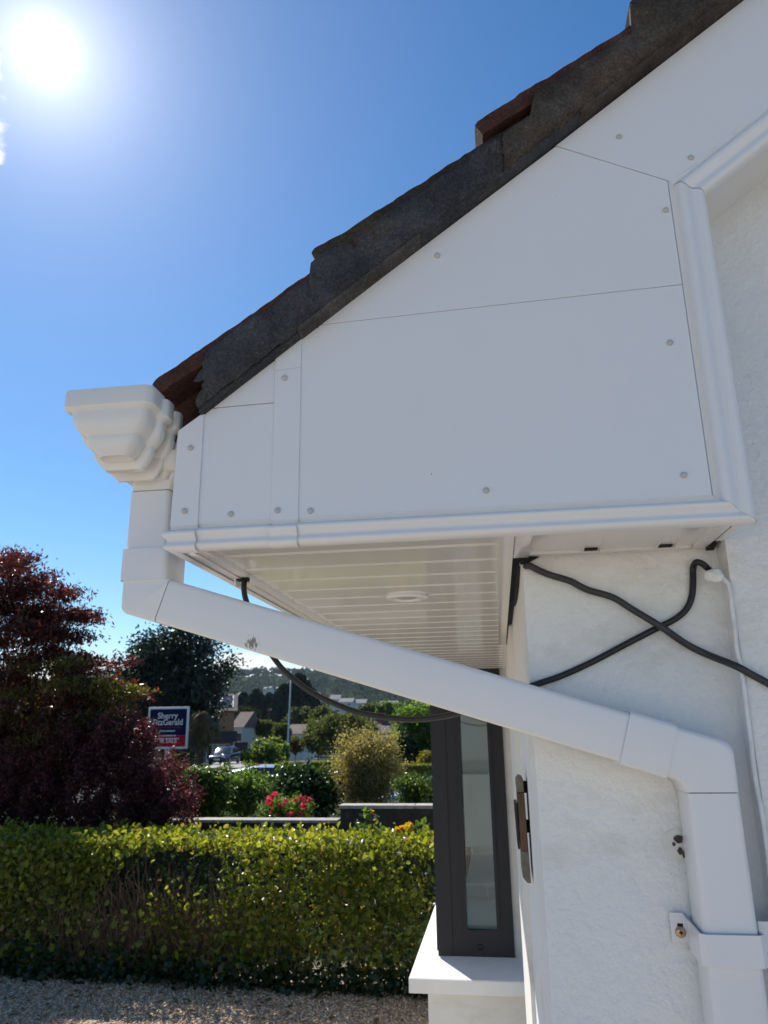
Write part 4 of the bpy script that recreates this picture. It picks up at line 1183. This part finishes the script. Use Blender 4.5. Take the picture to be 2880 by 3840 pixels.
shrub('russet_bush', 'small russet bush in front of the dark round bush', 975, 2898, 24, 52, 32, G['rust'], 60, .09, 67, sd=.15)
shrub('white_flecked_shrub', 'pale green shrub below the lamp post', 1080, 2890, 16, 60, 40, G['lime'], 60, .06, 68, sd=.11)
shrub('verge_shrub', 'yellow green shrub beside the glossy dark shrub', 1225, 2905, 14.5, 45, 50, G['lime'], 50, .05, 69, sd=.1)
# pink roses
def roses():
    Y = 10.4; t = shrub('pink_rose_bush', 'low rose bush covered with pink blooms above the boundary wall', 1075, 3030, Y, 105, 55, G['fresh'], 70, .035, 70, sd=.09)
    rng = np.random.default_rng(9)
    for px, py in ((1010, 3000), (1022, 2985), (1032, 2978), (1018, 3020), (1003, 3012), (1038, 3030), (1046, 3028), (1060, 3038), (1064, 3015), (1075, 3000), (1095, 3030), (1105, 3002), (1092, 3012), (1128, 2995), (1140, 2998), (1135, 3008), (1160, 2996), (1140, 3028), (1148, 3032), (1130, 3048), (1126, 3058), (1070, 3058), (1086, 3052), (1020, 3035), (1112, 3020), (1012, 3004), (1050, 3018)):
        q = at(px, py+rng.normal()*3, Y-.12+rng.uniform(-.2, .2))
        V, F_ = leaf_geo(np.array(q)+rng.normal(size=(16, 3))*.015, .042, .95, int(px)+int(py)); np_mesh('bloom', V, F_, G['pink'], t)
roses()

# ------------------------------------------------------------------ road, lamp, far side of the street
def sheet(name, pts, mat, label, dz=.02):
    vs = [(x, y, gz(y)+dz) for x, y in pts]; o = mesh(name, vs, [tuple(range(len(vs)))], mat); tag(o, label, 'road', kind='structure')
asph = simple('asphalt', (.085, .085, .088), .95, .15, 2, spec=.1)
def gp(px, Y): return at(px, 2800, Y).x
rows = [(34, 780, 1330), (44, 880, 1250), (60, 1010, 1250), (75, 1090, 1230), (90, 1120, 1222), (110, 1135, 1215), (140, 1142, 1205), (170, 1146, 1196), (215, 1150, 1188), (260, 1152, 1180)]
vs = []; fs = []
for Y, a, b in rows: vs += [(gp(a, Y), Y, gz(Y)+.05), (gp(b, Y), Y, gz(Y)+.05)]
for i in range(len(rows)-1): fs.append((2*i, 2*i+1, 2*i+3, 2*i+2))
tag(mesh('road', vs, fs, asph), 'grey estate road running downhill', 'road', kind='structure')
# near cross street and the drive of the brick house
vs = [(-40, 20, gz(20)+.03), (30, 20, gz(20)+.03), (30, 33.5, gz(33.5)+.03), (-40, 33.5, gz(33.5)+.03)]
vs = [(x, y, gz(y)+.03) for y in (20, 24, 28, 30, 34) for x in (-60, 40)]
fs = [(2*i, 2*i+1, 2*i+3, 2*i+2) for i in range(4)]
tag(mesh('street', vs, fs, asph), 'estate street beyond the gardens', 'road', kind='structure')
vs = [(gp(x, y), y, gz(y)+.06) for y, xa, xb in ((55, 780, 960), (65, 800, 940), (76, 820, 920)) for x in (xa, xb)]
tag(mesh('driveway', vs, [(0, 1, 3, 2), (2, 3, 5, 4)], simple('pale_drive', (.28, .26, .235), .9, .2, 1)), 'pale driveway of the brick house', 'road', kind='structure')

steel = simple('galvanised_steel', (.42, .44, .47), .45, .1, 4, metallic=.3)
b = at(1078, 2850, 62); tp = at(1092, 2545, 62)
lamp = thing('street_lamp', 'tall grey street lamp with flat head beside the road', 'street lamp', (b.x, 62, gz(62)))
tube('pole', [(b.x, 62, gz(62)), (b.x, 62, gz(62)+1.2), (b.x, 62, gz(62)+1.25), (tp.x, 62, tp.z+.75)], [.10, .10, .075, .055], steel, lamp, 10)
hd = at(1038, 2507, 62)
tube('arm', catmull([(tp.x, 62, tp.z+.74), (tp.x-.25, 62, tp.z+.86), (hd.x+.5, 62, tp.z+.88)], 5), .035, steel, lamp, 8)
bm = bmesh.new(); bm_box(bm, hd.x-.35, hd.x+.55, 61.85, 62.15, tp.z+.84, tp.z+.93); bmesh.ops.bevel(bm, geom=list(bm.edges), offset=.03, segments=2, affect='EDGES')
from_bm('lamp_head', bm, steel, lamp)

# brick house with solar panel
def brick_mat(name, c0, c1, cm):
    m, nt, p, _ = newmat(name)
    t = nt.nodes.new('ShaderNodeTexCoord'); mpn = nt.nodes.new('ShaderNodeMapping'); mpn.inputs['Rotation'].default_value = (R(90), 0, 0)
    bk = nt.nodes.new('ShaderNodeTexBrick'); bk.inputs['Scale'].default_value = 4.4; bk.inputs['Color1'].default_value = (*c0, 1); bk.inputs['Color2'].default_value = (*c1, 1); bk.inputs['Mortar'].default_value = (*cm, 1)
    nt.links.new(t.outputs['Object'], mpn.inputs[0]); nt.links.new(mpn.outputs[0], bk.inputs[0]); nt.links.new(bk.outputs[0], p.inputs[0]); p.inputs['Roughness'].default_value = .9
    return m
def pane_dark(name, col=(.02, .024, .03)):
    m = simple(name, col, .08, .2, 2); return m
wglass = pane_dark('far_glass'); rooft = simple('brown_roof', (.085, .05, .04), .85, .25, 3, bumpd=.03, bscale=9)
whitef = simple('white_joinery', (.65, .65, .63), .5, .05)
def brick_house():
    Y = 80; g = gz(Y)
    h = thing('brick_house', 'two storey brown brick house with solar panels and a dark porch roof', 'house', (gp(874, Y), Y, g))
    bmn = brick_mat('brown_brick', (.24, .115, .05), (.30, .155, .07), (.26, .2, .14))
    x0, x1 = gp(560, Y), gp(874, Y); ze = at(800, 2672, Y).z
    box('wall', x0, x1, Y, Y+7, g-.3, ze, bmn, h)
    zr = at(800, 2603, Y+3.5).z
    o_ = .32
    vs = [(x0-o_, Y-o_, ze-.02), (x1+o_, Y-o_, ze-.02), (x1+o_, Y+7+o_, ze-.02), (x0-o_, Y+7+o_, ze-.02), (x0-o_, Y+3.5, zr), (x1+o_, Y+3.5, zr), (x0-o_, Y-o_, ze+.14), (x1+o_, Y-o_, ze+.14)]
    rf = mesh('roof', vs, [(0, 1, 7, 6), (6, 7, 5, 4), (3, 4, 5, 2), (1, 2, 5, 7), (0, 6, 4, 3), (0, 3, 2, 1)], rooft, h)
    # solar panels lie on the front slope
    sx = simple('solar_glass', (.03, .034, .05), .12, .1)
    sl_ = (zr-(ze+.14))/(3.5+o_)
    def slope(y): return ze+.14+sl_*(y-(Y-o_))+.06
    for a, b_ in ((788, 828), (829, 868)):
        xa, xb = gp(a, Y), gp(b_, Y); ya, yb_ = Y+.35, Y+2.9
        pn = mesh('solar_panel', [(xa, ya, slope(ya)), (xb, ya, slope(ya)), (xb, yb_, slope(yb_)), (xa, yb_, slope(yb_)), (xa, ya, slope(ya)-.05), (xb, ya, slope(ya)-.05), (xb, yb_, slope(yb_)-.05), (xa, yb_, slope(yb_)-.05)], [(0, 1, 2, 3), (4, 5, 1, 0), (5, 6, 2, 1), (7, 4, 0, 3)], sx, h)
        mesh('edge', [(xb-.05, ya, slope(ya)+.02), (xb+.05, ya, slope(ya)+.02), (xb+.05, yb_, slope(yb_)+.02), (xb-.05, yb_, slope(yb_)+.02)], [(0, 1, 2, 3)], whitef, pn)
    def win_(a, b_, t_, bt, fr=whitef):
        p0, p1 = at(a, t_, Y), at(b_, bt, Y)
        f = box('window', p0.x, p1.x, Y-.05, Y-.002, p1.z, p0.z, fr, h)
        m_ = (p0.x+p1.x)/2
        for u, v in ((p0.x+.07, m_-.03), (m_+.03, p1.x-.07)): box('pane', u, v, Y-.06, Y-.0505, p1.z+.07, p0.z-.07, wglass, f)
    brn = simple('brown_joinery', (.06, .04, .03), .5)
    win_(790, 824, 2690, 2742, brn); win_(700, 740, 2690, 2742, brn); win_(610, 650, 2690, 2742, brn)
    p0, p1 = at(782, 2790, Y), at(862, 2845, Y)
    f = box('porch_door', p0.x, p1.x, Y-.06, Y-.003, g, p0.z, whitef, h)
    w_ = (p1.x-p0.x)/4
    for k in range(4): box('pane', p0.x+k*w_+.07, p0.x+(k+1)*w_-.07, Y-.07, Y-.0605, g+.3, p0.z-.1, simple('porch_glass', (.30, .33, .33), .15) if k % 3 else wglass, f)
    pc, pd = at(770, 2752, Y-1), at(876, 2782, Y-1)
    prism_x('porch_roof', [(Y-1.3, pd.z), (Y-.001, pd.z), (Y-.001, pc.z+.25), (Y-1.3, pd.z+.55)], pc.x, pd.x, simple('porch_tile', (.035, .024, .026), .8, .2), h)
    return h
bh_ = brick_house(); bh_.rotation_euler = (0, 0, R(19.6))
gt = thing('timber_gate', 'dark brown boarded gate right of the brick house', 'gate', (gp(890, 79), 79, gz(79)))
x = gp(878, 79); gm = simple('gate_brown', (.045, .02, .014), .7, .2, 5)
while x < gp(928, 79)-.1:
    box('board', x, x+.14, 79, 79.04, gz(79), gz(79)+1.95, gm, gt); x += .15
def gable_house(name, label, px0, px1, py_e, py_r, Y, dep, wallm, roofm, group, chim=None, base=None, wins=()):
    g = gz(Y) if base is None else base
    x0, x1 = gp(px0, Y), gp(px1, Y); ze = at((px0+px1)/2, py_e, Y).z; zr = at((px0+px1)/2, py_r, Y+dep/2).z
    h = thing(name, label, 'house', ((x0+x1)/2, Y+dep/2, g), group)
    box('wall', x0, x1, Y, Y+dep, g-1, ze, wallm, h)
    o_ = .3
    rf = mesh('roof', [(x0-o_, Y-o_, ze-.05), (x1+o_, Y-o_, ze-.05), (x1+o_, Y+dep+o_, ze-.05), (x0-o_, Y+dep+o_, ze-.05), (x0-o_, Y+dep/2, zr), (x1+o_, Y+dep/2, zr)],
         [(0, 1, 5, 4), (2, 3, 4, 5), (1, 2, 5), (3, 0, 4), (0, 3, 2, 1)], roofm, h)
    if chim: 
        cx = gp(chim, Y+dep/2); box('chimney', cx-.45, cx+.45, Y+dep/2-.4, Y+dep/2+.4, zr-.9, zr+1.2, simple('red_chimney', (.20, .06, .045), .8, .15), rf)
    n = max(1, int((x1-x0)/3.2))
    for i in range(n):
        cx = x0+(i+.5)*(x1-x0)/n; zc_ = (max(g, ze-2.6)+ze)/2
        f = box('window', cx-.7, cx+.7, Y-.05, Y-.002, zc_-.55, zc_+.55, whitef, h); box('pane', cx-.62, cx+.62, Y-.06, Y-.0505, zc_-.47, zc_+.47, wglass, f)
    return h
wm_ = simple('far_render', (.66, .64, .58), .8, .06); brown = simple('far_brown_roof', (.12, .085, .07), .9, .2, 1); grey = simple('far_grey_roof', (.20, .195, .19), .9, .2, 1)
gable_house('white_house', 'white walled house with brown roof just behind the brick house', 868, 905, 2726, 2670, 98, 8, wm_, brown, 'houses down the hill')
gable_house('bungalow', 'low brown roofed bungalow behind the lamp post', 1070, 1135, 2750, 2716, 120, 8, wm_, brown, 'houses down the hill')
gable_house('bungalow', 'brown roofed bungalow with red chimney above the olive shrub', 1380, 1498, 2745, 2708, 92, 9, wm_, simple('plum_roof', (.095, .06, .06), .9, .2, 1), 'houses down the hill', 1432)
far = [(1155, 1192, 2612, 2598, 420, 'pale far house left of the hanging cable on the hillside'), (1235, 1272, 2622, 2606, 400, 'pale gabled far house under the hanging cable loop'), (1270, 1322, 2632, 2618, 380, 'long grey roofed far house in the middle of the hillside'), (1330, 1372, 2636, 2622, 410, 'grey roofed far house right of the long one'),
       (1425, 1490, 2642, 2628, 360, 'grey roofed far house at the right of the hillside'), (980, 992, 2582, 2576, 620, 'small white far house high on the hill left of the lamp'), (1000, 1010, 2580, 2574, 640, 'tiny white far house high on the hill beside the lamp'), (1028, 1040, 2581, 2575, 630, 'small pale far house high on the hill at the lamp'), (880, 898, 2605, 2596, 300, 'pale far house just above the brick house roof')]
for a, b_, e, r_, Y, lab in far:
    ze = at((a+b_)/2, e, Y).z
    gable_house('far_house', lab, a, b_, e, r_, Y, 9, simple('far_white', (.55, .55, .52), .8, .05), grey, 'houses on the hillside', base=ze-4.5)

# hedges and trees of the estate
def box_hedge(name, label, px0, px1, pyt, Y, dep, mat, seed, ls=.09, n=2600):
    x0, x1 = gp(px0, Y), gp(px1, Y); zt_ = at((px0+px1)/2, pyt, Y).z; g = gz(Y)
    rng = np.random.default_rng(seed); P = np.stack([rng.uniform(x0, x1, n), Y+rng.uniform(0, dep, n), g+(zt_-g)*rng.uniform(.1, 1, n)**.7], 1)
    k = n//2; P[:k, 1] = Y+np.abs(rng.normal(0, .08, k)); P[k:, 2] = zt_-np.abs(rng.normal(0, .06, n-k))
    t = thing(name, label, 'hedge', ((x0+x1)/2, Y, g)); V, F_ = leaf_geo(P, ls, .7, seed, 'quad'); o = np_mesh('foliage', V, F_, mat, t); o['kind'] = 'stuff'
    geo = [tube_geo([(x0+(x1-x0)*i/6, Y+dep/2, g-.05), (x0+(x1-x0)*i/6, Y+dep/2, zt_-.2)], .04, 5) for i in range(7)]
    v, f = join_geo(geo); o = mesh('stems', v, f, M['bark'], t); o['kind'] = 'stuff'
box_hedge('clipped_hedge', 'bright clipped hedge below the for sale board', 640, 740, 2830, 34, .9, G['lime'], 81)
box_hedge('clipped_hedge', 'clipped lime green hedge left of the olive shrub by the road', 1165, 1245, 2858, 26, 1.0, G['lime'], 82)
box_hedge('clipped_hedge', 'low lime hedge above the parked dark car at the window', 1480, 1660, 2868, 27, .9, G['lime'], 83, n=3500)
box_hedge('dark_hedge', 'dark square hedge beside the timber gate', 904, 945, 2822, 72, 1.5, G['conifer'], 84, .16)
shrub('golden_bush', 'round golden bush above the lime hedge at the window', 1605, 2842, 30, 38, 26, G['gold'], 70, .08, 85, sd=.14)
tr = 'estate trees'
def bigtree(name, label, px, py, Y, rx, rz, mat, seed, nc=120, per=90, ls=None, shell=.3, droop=0., depth=.8, sdk=.16):
    k = Y/FPX; c = on(px, py+rz*.08, Y); rad = (rx*k*.86, rx*k*depth*.86, rz*k*.82)
    return tree(name, label, 'tree', (c[0], Y, gz(Y)-.2), c, rad, nc, per, sdk*min(rad[0], rad[2])*1.3, ls or rad[0]*.11, .6, mat, max(.06, rad[0]*.06), seed, shell, tr, -1, droop, 7)
bigtree('rounded_tree', 'sunlit lime green rounded tree left of the lamp post', 1000, 2800, 55, 66, 36, G['lime'], 91, ls=.2)
bigtree('rounded_tree', 'dense green bush against the lamp post base', 1050, 2822, 58, 34, 40, G['fresh'], 92, ls=.2)
bigtree('broad_tree', 'broad brownish green tree behind the lamp', 975, 2725, 105, 75, 28, G['mid'], 93, ls=.45)
bigtree('broad_tree', 'large olive green tree in the middle above the road', 1290, 2735, 85, 130, 72, G['mid'], 94, 200, ls=.32)
bigtree('broad_tree', 'olive tree left of the large one above the silver car', 1195, 2755, 95, 60, 62, G['mid'], 95, ls=.34)
bigtree('broad_tree', 'olive tree just right of the lamp post', 1135, 2690, 150, 60, 36, G['mid'], 96, ls=.5)
bigtree('broad_tree', 'rounded olive tree at the foot of the conifers', 1205, 2682, 140, 50, 32, G['mid'], 97, ls=.45)
bigtree('weeping_tree', 'fresh green weeping tree beside the dark window frame', 1575, 2745, 42, 100, 120, G['fresh'], 98, 190, ls=.20, droop=1.2)
bigtree('broad_tree', 'light green tree under the hanging cable', 1460, 2668, 110, 60, 36, G['fresh'], 99, ls=.4)
bigtree('broad_tree', 'green tree under the lowest point of the cable', 1390, 2660, 170, 50, 22, G['mid'], 100, ls=.5)
bigtree('small_tree', 'grey green small tree behind the lamp pole', 1062, 2745, 100, 32, 40, G['mid'], 101, 70, ls=.35)
bigtree('small_tree', 'small grey green tree beside the road end', 1110, 2790, 110, 32, 34, G['mid'], 102, 70, ls=.35)
bigtree('rounded_tree', 'green tree right of the brick house', 935, 2690, 130, 50, 40, G['hill'], 103, 80, ls=.45)
bigtree('rounded_tree', 'dark green shrub by the white far wall', 1520, 2800, 40, 45, 60, G['dark_shrub'], 104, 90, ls=.18)
# dark conifers
def conifer(label, px, top, Y, w_, seed):
    b = gp(px, Y); g = gz(Y); zt_ = at(px, top, Y).z; H = zt_-g; rng = np.random.default_rng(seed); k = Y/FPX; n = 8000
    u = rng.random(n)**.75; a = rng.uniform(0, 6.28, n); r_ = 1.55*w_*k*(1-u)**.5*(.55+.5*rng.random(n))*(1+.25*np.sin(a*5+u*20))
    P = np.stack([b+np.cos(a)*r_, Y+np.sin(a)*r_, g+.5+u*(H-.5)], 1)
    t = thing('dark_conifer', label, 'tree', (b, Y, g), 'dark conifers below the hill'); V, F_ = leaf_geo(P, 1.1, .6, seed, 'quad', droop=.5); np_mesh('crown', V, F_, G['conifer'], t)
    v, f = tube_geo([(b, Y, g-.3), (b, Y, zt_-.6)], [.35, .06], 7); mesh('trunk', v, f, M['bark'], t, True)
for i, (px, top, w_, Y, lab) in enumerate(((905, 2600, 40, 190, 'leftmost dark conifer beside the brick house roof'), (955, 2588, 48, 185, 'broad dark conifer in the middle of the left group'), (1005, 2602, 42, 188, 'dark conifer left of the lamp pole'), (1060, 2570, 52, 180, 'tall dark conifer directly behind the lamp pole'),
                                      (1118, 2528, 62, 182, 'tallest dark conifer right of the lamp pole'), (1160, 2580, 46, 184, 'rightmost dark conifer of the group'))):
    conifer(lab, px, top, Y, w_, 110+i)
# wooded hillside: reads as one mass
def woods():
    rng = np.random.default_rng(77); P = []; S = []
    n = 0
    while n < 2700:
        Y = rng.uniform(270, 1330); px = rng.uniform(200, 2000); x = gp(px, Y)
        z = gz(Y)
        if Y > 500: z += (N2(x*.0022+3, Y*.002)*26 + N2(x*.006, Y*.006, 4)*9)*min(1, (Y-500)/400)
        r_ = rng.uniform(4, 9)*(1 if Y < 600 else 1.25); m = 80
        d = rng.normal(size=(m, 3)); d /= np.linalg.norm(d, axis=1)[:, None]; d[:, 2] = np.abs(d[:, 2])*1.1
        P.append(np.array([x, Y, z+r_*.3])+d*r_*rng.uniform(.6, 1.05, (m, 1))); S.append(np.full(m, r_*.42)); n += 1
    P = np.concatenate(P); S = np.concatenate(S)
    V, F_ = leaf_geo(P, 1., .8, 78, 'quad')
    V = V.reshape(-1, 4, 3); c = V.mean(1, keepdims=True); V = c+(V-c)*S[:, None, None]
    o = np_mesh('hill_woods', V.reshape(-1, 3), F_, G['hill']); tag(o, 'distant woods covering the hillside', 'woods', kind='stuff')
woods()

# ------------------------------------------------------------------ cars
def car(label, c, ang, L, W, H, paint, rear=False, estate=False, name='parked_car', group='cars of the estate', rails=False):
    t = thing(name, label, 'car', c, group); t.rotation_euler = (0, 0, ang)
    def add(nm, vs, fs, mat, par=t, sm=False):
        me = bpy.data.meshes.new(nm); me.from_pydata(vs, [], fs); me.update(); me.materials.append(mat)
        bm = bmesh.new(); bm.from_mesh(me); bmesh.ops.recalc_face_normals(bm, faces=bm.faces); bm.to_mesh(me); bm.free()
        o = bpy.data.objects.new(nm, me); C.objects.link(o); o.parent = par
        if sm: autosmooth(o, 40)
        return o
    # lengthwise stations: x, z_low, z_belt, half width
    h = L/2
    st = [(-h, .35, .62*H, .80), (-h+.12, .22, .68*H, .94), (-h*.6, .20, .66*H, 1.0), (0, .20, .64*H, 1.0), (h*.42, .20, .62*H, 1.0), (h*.75, .20, .55*H, .97), (h-.12, .24, .49*H, .90), (h, .34, .42*H, .74)]
    vs, fs = [], []
    for x, z0, z1, k in st:
        w_ = W/2*k
        for y, z in ((-w_*.92, z0), (-w_, z0+.15), (-w_, z1-.14), (-w_*.93, z1-.03), (-w_*.6, z1), (w_*.6, z1), (w_*.93, z1-.03), (w_, z1-.14), (w_, z0+.15), (w_*.92, z0)): vs.append((x, y, z))
    for i in range(len(st)-1):
        for j in range(10): fs.append((i*10+j, i*10+(j+1) % 10, i*10+10+(j+1) % 10, i*10+10+j))
    fs += [tuple(range(10)), tuple(70+k for k in range(10))]
    add('body', vs, fs, paint, sm=True)
    xr = -h*.93 if estate else -h*.8
    cabin = [(xr, .66*H, .86), (xr+.25, .92*H, .74), (-h*.35, H, .70), (.05*h, .985*H, .70), (h*.16, .93*H, .72), (h*.5, .61*H, .86)]
    vs, fs = [], []
    for x, z, k in cabin:
        w_ = W/2*k; wb = W/2*.88
        vs += [(x, -wb, .62*H), (x, -w_, z-.03), (x, -w_*.85, z), (x, w_*.85, z), (x, w_, z-.03), (x, wb, .62*H)]
    for i in range(len(cabin)-1):
        for j in range(5): fs.append((i*6+j, i*6+j+1, i*6+7+j, i*6+6+j))
    add('windows', vs, fs, wglass, sm=True)
    rv = []
    for x, z, k in cabin[1:5]:
        w_ = W/2*k; rv += [(x, -w_*1.01, z-.035), (x, -w_*.86, z+.012), (x, w_*.86, z+.012), (x, w_*1.01, z-.035)]
    rf = [(i*4+j, i*4+j+1, i*4+5+j, i*4+4+j) for i in range(3) for j in range(3)]
    roof = add('roof', rv, rf, paint, sm=True)
    if rails:
        for s in (-1, 1):
            v, f = tube_geo([(-h*.7, s*W*.36, H*.95), (-h*.6, s*W*.36, H+.05), (h*.05, s*W*.36, H+.05), (h*.12, s*W*.36, H*.96)], .025, 6); add('roof_rail', [tuple(a) for a in v], f, steel, roof)
    rub = M['frame']
    for x in (-h*.6, h*.62):
        for s in (-1, 1):
            v, f = tube_geo([(x, s*W*.40, .31), (x, s*W*.5, .31)], .31, 18); wv = add('wheel', [tuple(a) for a in v], f, rub)
            v, f = tube_geo([(x, s*W*.47, .31), (x, s*W*.508, .31)], .19, 14); add('rim', [tuple(a) for a in v], f, steel, wv)
    lampm = simple('headlamp', (.75, .75, .78), .15, .05); redm = simple('tail_lamp', (.45, .02, .02), .3, .1)
    for s in (-1, 1):
        def bxx(nm, x0, x1, y0, y1, z0, z1, mat):
            bm = bmesh.new(); bm_box(bm, x0, x1, min(y0, y1), max(y0, y1), z0, z1); me = bpy.data.meshes.new(nm); bm.to_mesh(me); bm.free(); me.materials.append(mat); o = bpy.data.objects.new(nm, me); C.objects.link(o); o.parent = t
        bxx('headlight', h-.22, h-.03, s*W*.24, s*W*.40, .38*H, .47*H, lampm)
        bxx('tail_light', -h-.01, -h+.1, s*W*.26, s*W*.42, .48*H, .60*H, redm)
    bm = bmesh.new(); bm_box(bm, h-.02, h+.015, -.26, .26, .30*H-.05, .30*H+.06); me = bpy.data.meshes.new('plate'); bm.to_mesh(me); bm.free(); me.materials.append(whitef); o = bpy.data.objects.new('number_plate', me); C.objects.link(o); o.parent = t
    return t
navy = simple('navy_paint', (.010, .016, .045), .15, .1, metallic=.2); silver = simple('silver_paint', (.42, .44, .47), .22, .05, metallic=.5); pale = simple('pale_blue_paint', (.36, .47, .55), .2, .05, metallic=.3); blk = simple('dark_blue_paint', (.012, .02, .04), .15, .1, metallic=.2)
Y = 66; car('dark blue car facing the street in front of the brick house', (at(842, 2860, Y).x, Y, gz(Y)+.06), R(-88), 4.3, 1.78, 1.45, navy)
Y = 128; car('silver car seen from behind driving down the road', (at(1142, 2840, Y).x, Y, gz(Y)+.06), R(92), 4.2, 1.75, 1.5, silver)
Y = 165; car('distant blue car on the road beyond the silver car', (at(1167, 2820, Y).x, Y, gz(Y)+.06), R(90), 4.2, 1.75, 1.5, pale)
Y = 22; car('dark estate car with roof rails parked behind the olive shrub by the window', (at(1690, 2900, Y).x, Y, at(1600, 2876, Y).z-1.52), R(176), 4.5, 1.8, 1.48, silver, estate=True, rails=True)
Y = 23; car('pale blue car mostly hidden behind the glossy dark shrub', (at(1062, 2930, Y).x, Y, at(1140, 2868, Y).z-1.46), R(4), 4.2, 1.75, 1.46, pale)
# added wall behind the camera, bouncing sunlight to the house; mirrored in the bay
nw = thing('bounce_wall', 'pale rendered wall added behind the camera for bounce light, mirrored in the bay window', 'wall', (0, -5.5, 0))
box('wall_panel', -9, 9, -5.7, -5.5, -.1, 1.2, M['smooth_wall'], nw)
box('coping', -9, 9, -5.74, -5.46, 1.2, 1.26, cop, nw, .01)

# ------------------------------------------------------------------ summer air: far hills fade a little to blue
hz = box('haze', -1700, 1700, -60, 1480, -9, 150, None)
hm = bpy.data.materials.new('haze_air'); hm.use_nodes = True; hn = hm.node_tree; hn.nodes.clear()
hv = hn.nodes.new('ShaderNodeVolumePrincipled'); hv.inputs['Color'].default_value = (.62, .80, 1, 1); hv.inputs['Density'].default_value = .00006; hv.inputs['Anisotropy'].default_value = .3
hn.links.new(hv.outputs[0], hn.nodes.new('ShaderNodeOutputMaterial').inputs['Volume'])
hz.data.materials.append(hm)
tag(hz, 'thin blue summer haze over the valley', 'haze', kind='stuff')
